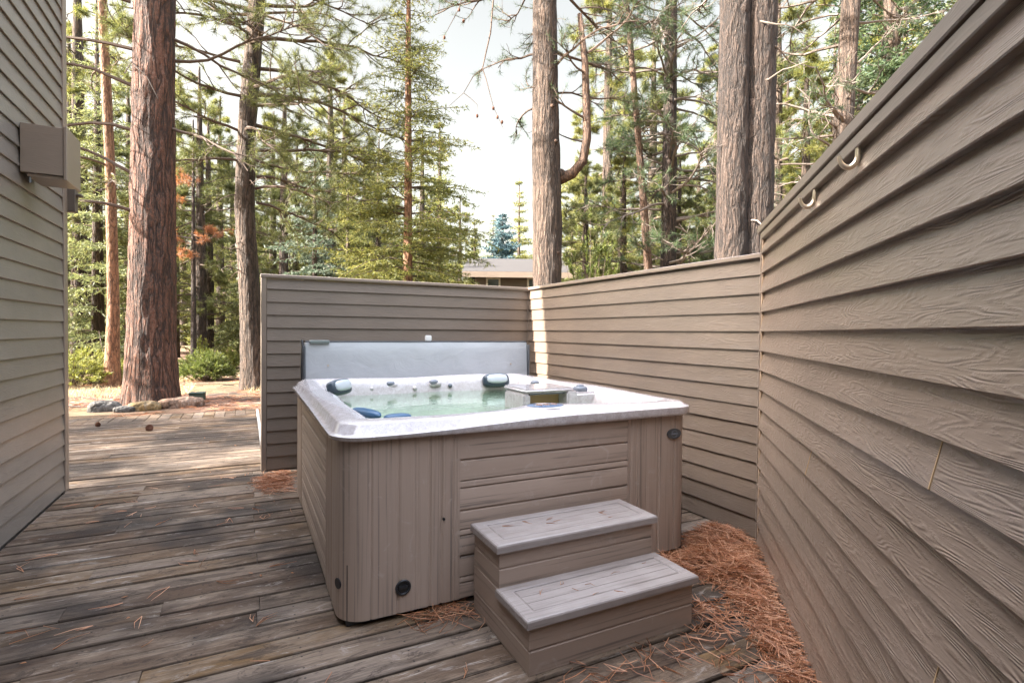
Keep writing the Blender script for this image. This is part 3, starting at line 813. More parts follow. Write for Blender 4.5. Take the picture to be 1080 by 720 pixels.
pile([(1.84,1.62),(2.05,1.66),(2.12,1.86),(1.9,1.9),(1.82,1.76)], 150, .012, 'thin needles lying right of the lower step', soft=.1)
pile([(1.05,1.52),(1.6,1.50),(1.9,1.66),(1.5,1.73),(1.0,1.72)], 60, .006, 'stray needles lying along the front of the lower step', soft=.1)
# loose needles in little fascicles on the deck
pts = []
for k in range(150):
    x_ = random.uniform(-1.2, 2.1); y_ = random.uniform(.9, 5.3)
    if TX0-.05 < x_ < TX1 and y_ > TY0-.1: continue
    if SX0-.05 < x_ < SX1+.05 and y_ > SY0-.05: continue
    if np.dot(np.array([x_,y_])-WE, np.array([-.733,.68])) < .12: continue
    pts.append((x_, y_))
for k in range(90):
    pts.append((random.uniform(1.15,2.2), random.uniform(1.0,1.72)) if random.random() < .6 else (random.uniform(1.7,2.2), random.uniform(1.3,1.9)))
pts = [p for p in pts if np.dot(np.array(p)-WE, np.array([-.733,.68])) > .10 and not (SX0-.05 < p[0] < SX1+.03 and p[1] > SY0-.04)]
P = []; A = []; Ln = []
for (x_, y_) in pts:
    a0 = random.uniform(0, 2*PI)
    for j in range(random.choice([1,2,3,3])): P.append((x_, y_, .0075)); A.append(a0+random.uniform(-.35,.35)); Ln.append(random.uniform(.05,.15))
tag(needle_mesh(np.array(P), np.array(A), np.array(Ln), np.full(len(P), .01), .0016).build('pine_needles', L_dry), 'loose pine needles scattered over the grey deck boards', 'pine needles', kind='stuff')
P = []; A = []; Ln = []
for k in range(16):
    up_ = k % 2; x_ = random.uniform(SX0+.05, SX1-.12); y_ = random.uniform(SY0+.03, SY1-.06) if not up_ else random.uniform(SY1+.03, SY2-.05)
    a0 = random.uniform(-1,1)
    for j in range(random.choice([1,2,2])): P.append((x_, y_, (H2 if up_ else H1)+.0016)); A.append(a0+random.uniform(-.4,.4)); Ln.append(random.uniform(.025,.06))
tag(needle_mesh(np.array(P), np.array(A), np.array(Ln), np.full(len(P), .0), .0012).build('pine_needles', L_dry), 'few short needles lying on the two step treads', 'pine needles', kind='stuff')
# small leaf and bark bits on the deck
m = MB()
for k in range(70):
    x_ = random.uniform(-1.1, 2.0); y_ = random.uniform(1.1, 7.5)
    if y_ > 5.4 and x_ > .1: continue
    if x_ > TX0-.03 and y_ > TY0-.04: continue
    if SX0-.03 < x_ < SX1+.03 and y_ > SY0-.03: continue
    if np.dot(np.array([x_,y_])-WE, np.array([-.733,.68])) < .1: continue
    s_ = random.uniform(.006,.018); a0 = random.uniform(0,PI); 
    V = [(x_+s_*math.cos(a0+q)*(1 if i%2 else .5), y_+s_*math.sin(a0+q)*(1 if i%2 else .5), .007+random.uniform(0,.006)) for i,q in enumerate(np.linspace(0,2*PI,6)[:-1])]
    m.add(V, [(0,1,2,3,4)])
tag(m.build('leaf_litter', L_rust), 'tiny rust bark flakes lying about the deck', 'litter', kind='stuff')

# pine cones on the far deck
def cone(x_, y_, s_, rz, label):
    m = MB(); n = 90
    for k in range(n):
        t_ = k/n; a0 = k*2.39996; r_ = s_*.55*math.sin(PI*min(.97, t_*.8+.12)); z_ = s_*1.15*t_
        o_ = Vector((math.cos(a0), math.sin(a0), .35)); b_ = Vector((-math.sin(a0), math.cos(a0), 0)); w_ = s_*.17
        c0 = Vector((0,0,z_)); tip = c0 + Vector((o_.x*r_*1.25, o_.y*r_*1.25, o_.z*r_))
        m.add([c0+b_*w_*.4, c0-b_*w_*.4, tip-b_*w_+Vector((0,0,-s_*.03)), tip+Vector((o_.x,o_.y,.2))*s_*.06, tip+b_*w_+Vector((0,0,-s_*.03))], [(0,1,2,3,4)])
    o = m.build('pine_cone', M_cone); o.location = (x_, y_, s_*.45); o.rotation_euler = (1.35, .2, rz); return tag(o, label, 'pine cone')
cone(-1.138, 8.20, .062, .4, 'plump brown pine cone on the far deck in front of the big red trunk')
cone(-1.80, 8.75, .05, 2.2, 'smaller pine cone on the deck nearer the house corner')

# ------------------------------------------------------------------ trees
def trunk_mb(path, radii, nr, nz, amp, freq, seed, flare=0., zs=.35):
    """path: list of (x,y,z); radii to match; ridged bark relief pushed along the normal"""
    P = np.array(path, float); tt = np.linspace(0, 1, len(P)); s_ = np.linspace(0, 1, nz)
    C = np.stack([np.interp(s_, tt, P[:,k]) for k in range(3)], 1)
    for _ in range(max(1, nz//14)): C[1:-1] = (C[:-2]+C[1:-1]*2+C[2:])/4
    R = np.interp(s_, tt, np.array(radii, float)); V = np.zeros((nz, nr, 3))
    for i in range(nz):
        for k in range(nr):
            a0 = 2*PI*k/nr; ca, sa = math.cos(a0), math.sin(a0)
            q = Vector((ca*R[i]*freq, sa*R[i]*freq, C[i,2]*freq*zs + seed*7.3))
            h = mnoise.noise(q); h2 = mnoise.noise(q*2.3)
            d = amp*(1-2*abs(h))*.7 + amp*.5*h2
            fl = flare*math.exp(-max(0, C[i,2]-C[0,2])/.45)*(1+.45*math.cos(3*a0+seed)+.3*math.cos(5*a0+seed*2))
            r_ = R[i]*(1+.06*math.cos(2*a0+seed)) + d + fl
            V[i,k] = (C[i,0]+r_*ca, C[i,1]+r_*sa, C[i,2])
    mb = MB(); mb.grid(V.reshape(-1,3), nz, nr, True); return mb, C, R
class Crown:
    def __init__(s, seed): s.wood = MB(); s.tufts = []; s.rs = np.random.RandomState(seed); s.dead = MB()
    def limb(s, P0, d, L, r0, curl=-.1, wig=.16, n=8, wood=None):
        P = [np.array(P0, float)]; d = np.array(d, float); d /= np.linalg.norm(d)
        for k in range(n):
            d = d + s.rs.normal(0, wig, 3)*np.array([1,1,.8]) + np.array([0,0,curl]); d /= np.linalg.norm(d); P.append(P[-1]+d*L/n)
        P = np.array(P); (wood or s.wood).tube(P, np.linspace(r0, max(.0035, r0*.22), n+1), 5, False); return P
    def pine_branch(s, P0, az, L, rise, curl, twigs=6, full=1., r0=None, bare=.35):
        P = s.limb(P0, (math.cos(az), math.sin(az), rise), L, r0 or (.012+.011*L), curl)
        n = len(P)-1
        for k in range(twigs):
            t_ = s.rs.uniform(bare, 1.0); i = int(min(n-1, t_*n)); p = P[i]+(P[i+1]-P[i])*(t_*n-i)
            d = P[i+1]-P[i]; d /= np.linalg.norm(d); side = np.cross(d, [0,0,1]); side /= np.linalg.norm(side)+1e-6
            dd = d*.8 + side*s.rs.choice([-1,1])*s.rs.uniform(.4,1.) + np.array([0,0,s.rs.normal(.08,.25)])
            l2 = L*s.rs.uniform(.18,.38)*(1.25-t_*.5); Q = s.limb(p, dd, l2, .008+.003*L, .02, .2, 5)
            if s.rs.rand() < full:
                s.tufts.append((Q[-1], Q[-1]-Q[-2])); s.tufts.append((Q[-3], Q[-2]-Q[-3]))
            for j in range(2):
                q = Q[s.rs.randint(2,5)]; d2 = (Q[-1]-Q[-2])/np.linalg.norm(Q[-1]-Q[-2]) + s.rs.normal(0,.6,3)
                W = s.limb(q, d2, l2*.5, .006, .04, .2, 3)
                if s.rs.rand() < full: s.tufts.append((W[-1], W[-1]-W[-2]))
        if s.rs.rand() < full: s.tufts.append((P[-1], P[-1]-P[-2]))
        return P
    def needles(s, count=22, ln=.15, wid=.006, spread=.75, name='needles', mat=None, parent=None):
        if not s.tufts: return
        C = np.array([t_[0] for t_ in s.tufts]); D = np.array([t_[1] for t_ in s.tufts]); D /= np.linalg.norm(D, axis=1)[:,None]+1e-9
        n = len(C); C = np.repeat(C, count, 0); D = np.repeat(D, count, 0); m = len(C)
        off = D*s.rs.uniform(-.10,.05,(m,1)); dr = D*.75 + s.rs.normal(0, spread, (m,3)); dr /= np.linalg.norm(dr, axis=1)[:,None]
        ll = ln*s.rs.uniform(.6,1.15,(m,1)); sd = np.cross(dr, s.rs.normal(0,1,(m,3))); sd /= np.linalg.norm(sd, axis=1)[:,None]+1e-9
        B = C+off; V = np.stack([B-sd*wid*.5, B+sd*wid*.5, B+dr*ll+sd*wid*.15], 1).reshape(-1,3)
        F = np.arange(m*3).reshape(-1,3); mb = MB(); mb.add(V, F); return mb.build(name, mat, parent)
def fir_crown(H, R, z0, seed, whorls=26, per=6, droop=-.28, leafl=.10, leafw=.028, dens=9, power=.85, tipup=.02, gap=.0):
    """returns wood MB, foliage MB for a layered fir or spruce of height H"""
    rs = np.random.RandomState(seed); wood = MB(); Vs = []
    for w_ in range(whorls):
        f = (w_+rs.uniform(0,.8))/whorls; z = z0+(H-z0)*f; rad_ = R*(1-f)**power*rs.uniform(.72,1.12)+.06
        for b in range(per if f < .85 else max(3, per-2)):
            if rs.rand() < gap: continue
            az = rs.rand()*2*PI; L = rad_*rs.uniform(.65,1.1); n = 7
            d = np.array([math.cos(az), math.sin(az), .12+.35*f]); P = [np.array([0,0,z])]
            for k in range(n):
                d = d + np.array([0,0,droop*(1-f*.7)/n*2.2 + (tipup if k > 4 else 0)]) + rs.normal(0,.05,3); d /= np.linalg.norm(d); P.append(P[-1]+d*L/n)
            P = np.array(P); wood.tube(P, np.linspace(.006+.007*L, .003, n+1), 4, False)
            nt = max(4, int(L*7))
            for side_ in (-1,1):
                for t_ in np.linspace(.15, 1, nt):
                    t_ = min(.999, t_+rs.uniform(-.03,.03)); i = int(t_*n); i = min(i, n-1); p = P[i]+(P[i+1]-P[i])*(t_*n-i)
                    dd = P[i+1]-P[i]; dd /= np.linalg.norm(dd); sd = np.cross(dd,[0,0,1.]); sd /= np.linalg.norm(sd)+1e-6
                    tl = L*.42*(1.1-t_)*rs.uniform(.6,1.1)+.06; td = dd*.55+sd*side_+np.array([0,0,-.25+rs.normal(0,.12)]); td /= np.linalg.norm(td)
                    m = max(3, int(dens*tl/.35)); tt = rs.rand(m,1); c = p+td*tl*tt
                    ld = td*.8+rs.normal(0,.55,(m,3)); ld /= np.linalg.norm(ld,axis=1)[:,None]
                    ls = np.cross(ld, rs.normal(0,1,(m,3))); ls /= np.linalg.norm(ls,axis=1)[:,None]+1e-9
                    ll = leafl*rs.uniform(.6,1.2,(m,1))
                    Vs.append(np.stack([c-ls*leafw*.5, c+ls*leafw*.5, c+ld*ll], 1))
    V = np.concatenate(Vs).reshape(-1,3); fol = MB(); fol.add(V, np.arange(len(V)).reshape(-1,3)); return wood, fol

def gz(x_, y_): return gheight(x_, y_) - .03
# --- the big red trunk
bx, by = -1.60, 11.95; z0 = gz(bx, by)
t = thing('ponderosa_pine', 'massive red plated pine trunk ringed by rocks beyond the deck', 'tree', (bx, by, z0))
mb, C, R = trunk_mb([(0,0,-.1),(0,0,1.2),(.02,0,3),(.05,0,6),(.1,0,10),(.1,0,15)], [.44,.405,.38,.345,.31,.22], 120, 260, .030, 5.5, 3., .10, .22)
mb.build('trunk', M_bark_red, t, smooth=180)
cr = Crown(5)
for z, az, L, rise, curl in ((4.3,178,1.9,.25,-.12),(5.1,172,2.6,.35,-.14),(5.9,185,2.4,.3,-.10),(6.6,168,2.8,.1,-.02),(7.4,190,2.6,.2,-.05),(6.5,5,2.6,.2,.02),(6.9,350,2.4,-.1,.02),(5.2,340,2.2,-.15,-.08),(7.9,20,2.8,.1,0),(3.6,182,1.6,.1,-.16)):
    cr.pine_branch((.30*math.cos(rad(az)), .30*math.sin(rad(az)), z), rad(az), L, rise, curl, 6, .45, .035)
for k in range(22):
    az = cr.rs.rand()*2*PI; cr.pine_branch((.3*math.cos(az), .3*math.sin(az), cr.rs.uniform(8.5,14.5)), az, cr.rs.uniform(2,3.4), .1, -.02, 8, 1.)
cr.wood.build('branches', M_twig, t); cr.needles(20,.17,.007,.7,'needles',L_pine,t)
# loose cord hanging on the trunk
m = MB(); m.tube([(-.38,-.12,6.05),(-.24,-.33,6.2),(-.12,-.40,6.05),(-.08,-.41,5.7)], .010, 6); m.tube([(-.24,-.33,6.2),(0,-.40,5.95),(.16,-.38,5.6)], .008, 6)
m.build('cord', M_dead, t, smooth=60)

# --- slender orange trunk left of it
bx, by = -2.86, 15.4; z0 = gz(bx, by)
t = thing('ponderosa_pine', 'slender orange pine trunk just left of the massive trunk', 'tree', (bx, by, z0))
mb, C, R = trunk_mb([(0,0,-.1),(.05,0,2),(0,0,5),(-.1,0,8),(-.3,0,14)], [.15,.112,.095,.088,.06], 28, 60, .008, 8, 5., .05)
mb.build('trunk', M_bark_or, t, smooth=180)
cr = Crown(8)
for k in range(20):
    az = cr.rs.rand()*2*PI; cr.pine_branch((0,0,cr.rs.uniform(4.5,13)), az, cr.rs.uniform(.9,2.0), .1, -.05, 6, .7)
cr.wood.build('branches', M_twig, t); cr.needles(20,.15,.008,.75,'needles',L_pine,t)

# --- grey-brown pine left of the fence end
bx, by = .16, 13.8; z0 = gz(bx, by)
t = thing('ponderosa_pine', 'grey brown pine with spreading limbs standing just left of the fence end', 'tree', (bx, by, z0))
mb, C, R = trunk_mb([(0,0,-.1),(-.08,0,2.0),(-.20,0,4.2),(-.16,0,6),(.06,0,9),(.2,0,14)], [.275,.235,.215,.20,.18,.10], 64, 150, .016, 7, 9., .06)
mb.build('trunk', M_bark_grey, t, smooth=180)
cr = Crown(12)
for z, az, L, rise, curl in ((5.0,5,2.6,.12,-.02),(5.6,-10,3.2,.16,-.03),(6.2,12,3.6,.1,-.02),(6.9,0,3.8,.15,-.02),(7.5,-8,3.4,.2,-.03),(8.2,10,3.6,.2,-.02),(9.0,2,3.4,.2,-.02),(4.4,8,2.2,.0,-.06),(4.7,-30,2.3,0,-.05),
    (6.0,178,2.2,.1,-.03),(6.8,190,2.4,.15,-.03),(7.6,172,2.2,.1,-.02),(8.4,185,2.4,.1,-.02),(5.3,200,1.8,.05,-.05),(7.0,-60,2.6,.1,-.02),(6.0,-110,2.2,.1,-.02),(8.0,-80,2.6,.1,-.02),(5.4,30,2.4,.1,-.02),(7.3,40,2.8,.1,-.02),(6.6,-40,2.8,.1,-.02)):
    cr.pine_branch((-.12+.17*math.cos(rad(az)), .17*math.sin(rad(az)), z), rad(az), L, rise, curl, 15, .95, None, .2)
for k in range(22):
    az = cr.rs.rand()*2*PI; cr.pine_branch((0,0,cr.rs.uniform(7.5,13.8)), az, cr.rs.uniform(1.8,3.0), .15, -.02, 8, 1.)
for k in range(12):
    az = cr.rs.rand()*2*PI; cr.limb((-.15,0,cr.rs.uniform(2.6,5)), (math.cos(az), math.sin(az), .1), cr.rs.uniform(.6,1.6), .014, -.10, .2, 8)
cr.wood.build('branches', M_twig, t); cr.needles(46,.20,.008,.75,'needles',L_pine,t)

# --- fir behind the fence
bx, by = 3.62, 13.1; z0 = gz(bx, by)
t = thing('fir', 'tall drooping yellow green fir with thin pale trunk behind the back fence', 'tree', (bx, by, z0))
mb, C, R = trunk_mb([(0,0,-.1),(.02,0,4),(0,0,8),(0,0,11.8)], [.16,.10,.07,.02], 24, 70, .006, 9, 2., .04)
mb.build('trunk', M_bark_or, t, smooth=180)
w_, f_ = fir_crown(11.6, 2.9, 1.0, 21, 52, 6, -.30, .12, .022, 13, .80, .02, .26)
w_.build('branches', M_twig, t); f_.build('needles', L_fir, t)

# --- knotty trunk with the swept-up limb
bx, by = 5.62, 9.55; z0 = gz(bx, by)
t = thing('ponderosa_pine', 'pale knotty pine trunk with one thick upswept limb, rising behind fence corner', 'tree', (bx, by, z0))
mb, C, R = trunk_mb([(.02,0,-.1),(.0,0,2.2),(.0,0,3.6),(-.05,0,5),(-.10,0,7),(-.14,0,9),(-.1,0,13)], [.40,.305,.315,.30,.265,.24,.16], 80, 190, .020, 6, 4., .05)
mb.build('trunk', M_bark_grey, t, smooth=180)
cr = Crown(33)
RT = np.array([.865,-.50,0])   # to the right as seen from the deck
TO = np.array([-.50,-.865,0])  # toward the deck
pl = [RT*.24+[0,0,4.62], RT*.50+[0,0,4.72], RT*.72+[0,0,4.98], RT*.80+[0,0,5.45], RT*.78+[0,0,6.1], RT*.74+[0,0,7.0], RT*.62+[0,0,8.0]]
lm = MB(); lm.tube(np.array(pl), [.13,.105,.095,.09,.08,.07,.05], 12); lm.build('upswept_limb', M_bark_br, t, smooth=180)
m = MB(); ellipsoid(m, tuple(RT*.27+TO*.05+np.array([0,0,4.70])), (.10,.10,.11), 12, 8); m.build('limb_collar', M_bark_grey, t, smooth=60)
m = MB()
for kz, ka in ((3.5,-.2),(5.3,.5),(6.0,.2),(3.05,.8),(4.2,-.5)):
    p = TO*math.cos(ka)*.29 + RT*math.sin(ka)*.29; ellipsoid(m, (p[0], p[1], kz), (.055,.055,.05), 10, 6)
m.build('knots', M_bark_br, t, smooth=60)
for k in range(5): cr.pine_branch(RT*.78+np.array([0,0,5.4+.45*k]), cr.rs.rand()*6.28, cr.rs.uniform(.8,1.6), .2, 0, 6, .9)
for z, a_, L in ((6.4,.4,1.6),(6.9,-.6,1.9),(7.3,.2,2.2),(6.1,2.6,1.3),(7.2,2.9,1.6)): cr.pine_branch((0,0,z), a_-.5, L, .1, -.05, 7, .7)
for k in range(26):
    az = cr.rs.rand()*2*PI; cr.pine_branch((-.1,0,cr.rs.uniform(8.3,12.8)), az, cr.rs.uniform(1.6,3.0), .1, -.03, 8, 1.)
# drooping bare limb with cones, left of the trunk, seen against the sky
LF = -RT
B0 = LF*.2+TO*.1+np.array([0,0,9.4]); hang = [B0, LF*.75+TO*.25+[0,0,9.3], LF*1.12+TO*.3+[0,0,8.55], LF*1.20+TO*.3+[0,0,7.5], LF*1.36+TO*.3+[0,0,6.78]]
cr.wood.tube(np.array(hang), [.045,.03,.02,.016,.012], 6)
k1 = [hang[-1], LF*1.55+TO*.3+[0,0,6.62], LF*1.74+TO*.32+[0,0,6.28], LF*2.05+TO*.3+[0,0,6.02]]; k2 = [hang[-1], LF*1.28+TO*.3+[0,0,6.55], LF*1.13+TO*.3+[0,0,6.0], LF*.92+TO*.3+[0,0,5.55]]
k3 = [k1[2], LF*1.60+TO*.3+[0,0,6.18], LF*1.46+TO*.3+[0,0,6.05], LF*1.46+TO*.3+[0,0,5.85]]
k4 = [LF*.8+TO*.25+[0,0,9.3], LF*1.6+TO*.3+[0,0,8.9], LF*1.85+TO*.3+[0,0,8.0], LF*2.15+TO*.3+[0,0,7.45]]
for kk, r0 in ((k1,.012),(k2,.012),(k3,.008),(k4,.02)): cr.wood.tube(np.array(kk), np.linspace(r0,.004,4), 5)
cm = MB()
for pt in (k2[2], k2[3]*.4+k2[2]*.6, k3[3], k2[3]*.6+k2[2]*.4+np.array([.06,0,0]), k4[2], k4[3], k4[2]+np.array([.1,0,-.2])): ellipsoid(cm, tuple(pt+np.array([0,0,-.03])), (.028,.028,.04), 8, 6)
cm.build('cones', M_cone, t, smooth=60)
for kk in (k4,): cr.tufts.append((kk[-1], kk[-1]-kk[-2]))
cr.wood.build('branches', M_twig, t); cr.needles(24,.14,.006,.8,'needles',L_pined,t)

# --- dark pine and the leaning orange stem
bx, by = 8.95, 9.55; z0 = gz(bx, by)
t = thing('pine', 'dark straight pine with tangled dead twigs, between pale trunk and double trunk', 'tree', (bx, by, z0))
mb, C, R = trunk_mb([(0,0,-.1),(0,0,5),(-.02,0,9),(0,0,13)], [.20,.165,.13,.07], 36, 110, .012, 9, 6., .03)
mb.build('trunk', M_bark_dk, t, smooth=180)
cr = Crown(41)
for k in range(62):
    az = cr.rs.rand()*2*PI; z = cr.rs.uniform(2.4,8.8); cr.pine_branch((.1*math.cos(az), .1*math.sin(az), z), az, cr.rs.uniform(1.0,2.4), cr.rs.uniform(-.2,.2), -.01, 8, .60)
for k in range(22):
    az = cr.rs.rand()*2*PI; cr.pine_branch((0,0,cr.rs.uniform(8.3,12.8)), az, cr.rs.uniform(1.0,2.0), .1, -.03, 7, 1.)
cr.wood.build('branches', M_dead, t); cr.needles(34,.16,.008,.8,'needles',L_pined,t)
bx, by = 8.75, 9.85; z0 = gz(bx, by)
t = thing('pine', 'thin leaning orange stem in front of the dark straight pine', 'tree', (bx-.3, by-.3, z0))
LN = -RT
mb, C, R = trunk_mb([(0,0,-.1),tuple(LN*.05+np.array([0,0,2.6])),tuple(LN*.26+np.array([0,0,5])),tuple(LN*.55+np.array([0,0,8])),tuple(LN*.85+np.array([0,0,11]))], [.12,.095,.075,.06,.03], 20, 70, .006, 10, 7., .02)
mb.build('trunk', M_bark_br, t, smooth=180)
cr = Crown(42)
for k in range(16):
    z = cr.rs.uniform(5.5,11); p = LN*np.interp(z,[2.6,5,8,11],[.05,.26,.55,.85]); az = cr.rs.rand()*2*PI
    cr.pine_branch(p+np.array([0,0,z]), az, cr.rs.uniform(.7,1.5), .1, 0, 6, .9)
cr.wood.build('branches', M_twig, t); cr.needles(24,.13,.007,.8,'needles',L_pine,t)

# --- great double trunk
bx, by = 6.18, 5.18; z0 = gz(bx, by)
t = thing('ponderosa_pine', 'huge double stemmed brown trunk close behind the side fence', 'tree', (bx, by, z0))
R2 = np.array([.64,-.77,0])
c0 = -R2*.12; c1 = R2*.20+np.array([.12,.14,0])
mb, C, R = trunk_mb([tuple(c0+[0,0,-.1]),tuple(c0+[0,0,3]),tuple(c0+R2*.0+[0,0,6]),tuple(c0+[0,0,12])], [.30,.215,.205,.17], 84, 200, .016, 8, 11., .06)
mb.build('stem', M_bark_dk, t, smooth=180)
mb, C, R = trunk_mb([tuple(c1+[0,0,-.1]),tuple(c1+[0,0,3]),tuple(c1+R2*.02+[0,0,6]),tuple(c1+R2*.05+[0,0,12])], [.32,.24,.23,.18], 76, 180, .016, 8, 13., .06)
mb.build('stem', M_bark_dk, t, smooth=180)
cr = Crown(51)
for z in (3.4,4.4,5.0,5.4,5.9):
    az = cr.rs.uniform(-1.2,1.0); cr.limb(c1+np.array([0,0,z]), (math.cos(az), math.sin(az), .2), cr.rs.uniform(.5,1.2), .018, -.12, .25, 8)
for k in range(26):
    az = cr.rs.rand()*2*PI; cr.pine_branch((0,0,cr.rs.uniform(6.3,11.8)), az, cr.rs.uniform(1.4,2.8), .1, -.03, 7, .9)
for z, a_ in ((3.0,-2.2),(4.9,-.9),(5.7,-1.4),(4.1,2.9)): cr.limb(np.array([0,0,z])+R2*.1, (math.cos(a_), math.sin(a_), .1), .8, .014, -.1, .25, 7)
cr.wood.build('branches', M_dead, t); cr.needles(22,.13,.006,.8,'needles',L_pined,t)

# --- pine above the right wall
bx, by = 9.6, 5.88; z0 = gz(bx, by)
t = thing('pine', 'slim grey pine with bare curving twigs, above the right wall top', 'tree', (bx, by, z0))
mb, C, R = trunk_mb([(0,0,-.1),(0,0,5),(0.08,-.08,8),(.12,-.1,13)], [.20,.155,.14,.08], 30, 90, .008, 9, 16., .03)
mb.build('trunk', M_bark_grey, t, smooth=180)
cr = Crown(61)
for k in range(34):
    az = cr.rs.rand()*2*PI; z = cr.rs.uniform(3.4,8); cr.pine_branch((.1*math.cos(az), .1*math.sin(az), z), az, cr.rs.uniform(.9,2.0), cr.rs.uniform(0,.3), -.04, 6, .5)
for k in range(18):
    az = cr.rs.rand()*2*PI; cr.pine_branch((.1,-.1,cr.rs.uniform(7.8,12.8)), az, cr.rs.uniform(1.0,2.0), .1, -.03, 7, 1.)
cr.wood.build('branches', M_dead, t); cr.needles(22,.12,.007,.8,'needles',L_pined,t)

# --- kinds that are copied into the wood behind
def make_spruce(label, seed, H, R_, mat, name='spruce', group=None, droop=-.3, leafl=.15, leafw=.042, whorls=30, gap=.03, power=.8):
    t = thing(name, label, 'tree', (0,0,0), 0, group)
    mb = MB(); mb.tube([(0,0,-.2),(0,0,H*.5),(0,0,H)], [H*.016,H*.010,.02], 10); mb.build('trunk', M_bark_grey, t, smooth=180)
    w_, f_ = fir_crown(H, R_, .5, seed, whorls, 6, droop, leafl, leafw, 9, power, .02, gap)
    w_.build('branches', M_twig, t); f_.build('needles', mat, t); return t
def place(t, px, d, rz=0, sc_=1.):   # azimuth (degrees from +Y toward +X), distance
    x_, y_ = d*math.sin(rad(px)), d*math.cos(rad(px)); t.location = (x_, y_, gz(x_, y_)); t.rotation_euler = (0,0,rz); t.scale = (sc_,)*3; return t
BGG = 'spruces and firs in the wood behind'
s1 = place(make_spruce('pale layered spruce left of the massive trunk, above the juniper', 71, 12, 2.6, L_spr), -11.4, 21)
s2 = place(make_spruce('vivid powder blue spruce behind the far house roof', 72, 7.6, 2.0, L_blue, droop=-.12, leafl=.20, leafw=.07, whorls=40, gap=0, power=.6), 25.6, 28)
s3 = place(make_spruce('blue grey spruce seen over the fence left of the tall fir', 73, 7.4, 2.0, m_leaf('grey_blue_needle', (.055,.085,.055), (.105,.14,.095), (.18,.21,.13), .4), droop=-.3, leafl=.12, whorls=30), 6.2, 17.5)
s4 = place(make_spruce('unseen pale spruce added left of the house to shade the far deck', 74, 11, 2.3, L_fir, 'fir', BGG), 18.8, 24)
def make_pine(label, seed, H, mat, group=None, full=.9, low=.16):
    t = thing('pine', label, 'tree', (0,0,0), 0, group); cr = Crown(seed)
    mb, C, R = trunk_mb([(0,0,-.2),(.05,0,H*.3),(0,.05,H*.7),(0,0,H)], [H*.019,H*.015,H*.010,.03], 16, 40, .01, 6, seed, .04)
    mb.build('trunk', M_bark_grey, t, smooth=180)
    for k in range(64):
        z = H*cr.rs.uniform(low,.98); az = cr.rs.rand()*2*PI; cr.pine_branch((0,0,z), az, cr.rs.uniform(.9,2.9)*(1.25-z/H), .12, -.03, 7, full)
    cr.wood.build('branches', M_twig, t); cr.needles(22,.24,.015,.8,'needles',mat,t); return t
PNG = 'slim pines in the wood behind'
p1 = place(make_pine('slim brown pine in the sunlit wood behind', 81, 12, L_pine, PNG), -3.9, 25)
p2 = place(make_pine('slim brown pine in the sunlit wood behind', 82, 14, L_fir, PNG, .85, .2), -6.0, 31)
for i, (az, d, k, s_) in enumerate([(-3.2,28,0,.95),(-2.2,33,1,1.),(-13.2,30,1,1.05),(-9.3,27,0,1.),(-1.2,38,0,1.),(2.4,30,1,.9),(4.5,27,0,.9),(9,31,1,1.05),(12.5,25,0,.85),(17,34,1,1.),(21,38,0,.9),(34.5,24,1,.85),(38,29,0,.9),(43.5,23,1,.8),(46,31,0,1.0),(54,26,1,.9),(57,21,0,.75),(61,27,1,1.),(-16,24,0,1.),(36.5,19,0,.62),(31.8,33,1,.8),(49,22,0,.8),(65,23,1,.9),(-5.2,40,0,1.1),(70,25,0,.9),(34.5,14.5,0,.52),(38.6,13.5,1,.46),(44.2,15,0,.52),(55.5,13,1,.55),(-8.2,22,1,.6),(-12.6,25,1,1.15),(3.4,24,0,1.),(7.6,26,1,1.05),(11,36,0,1.1),(36.9,23,1,1.25),(41.4,21,0,1.1),(53,19,0,1.1),(59.5,20,1,1.2),(47.8,30,1,1.2)]):
    place(dup((p1,p2)[k], (0,0,0)), az, d, i*1.7, s_)
for i, (az, d, k, s_) in enumerate([(9.4,21,1,.72),(12.0,29,0,.85),(22.6,33,1,.75),(27.4,44,1,1.25),(29.8,50,1,1.15),(24.6,54,0,1.05),(33.2,20,1,.42),(35.2,26,1,.55),(40.5,20,0,.50),(42,30,1,.8),(45.2,19,0,.45),(47.5,26,1,.70),(52,24,0,.6),(56,30,1,.9),(59,24,0,.8),(63,17,1,1.0),(66.5,19,0,.95),(-14.5,28,0,1.),(-6.8,34,1,.9),(-2.8,42,1,1.),(1.8,36,0,.9),(.6,26,0,.85),(8.0,28,1,1.1),(38.2,18,0,.6),(43.2,24,1,.85),(50.6,20,1,.75),(57.8,17,0,.85),(5.8,33,1,1.),(15.2,36,0,1.),(-.4,30,1,.5)]):
    o = dup((s1,s4)[k], (0,0,0), label='unseen pale spruce added left of the house to shade the far deck', group=BGG); place(o, az, d, i*2.1, s_)
s5 = place(make_spruce('dark green fir top showing above the right wall edge', 75, 17, 2.6, L_pined, 'fir', None, whorls=40), 62.0, 14.5)
# rust coloured dead branch left of the grey-brown pine
t = thing('dying_pine', 'young pine with rust orange dead needles, between the two near left trunks', 'tree', (0,0,0)); cr = Crown(91)
mb, C, R = trunk_mb([(0,0,-.2),(0,0,4),(0,0,8)], [.09,.06,.02], 14, 40, .006, 9, 8., .02); mb.build('trunk', M_bark_dk, t, smooth=180)
for k in range(14):
    cr.pine_branch((0,0,cr.rs.uniform(3.6,6.2)), cr.rs.rand()*6.28, cr.rs.uniform(.5,1.1), .1, -.03, 5, .9)
cr.wood.build('branches', M_dead, t); cr.needles(18,.15,.009,.8,'needles',L_rust,t); place(t, -4.4, 19.5)

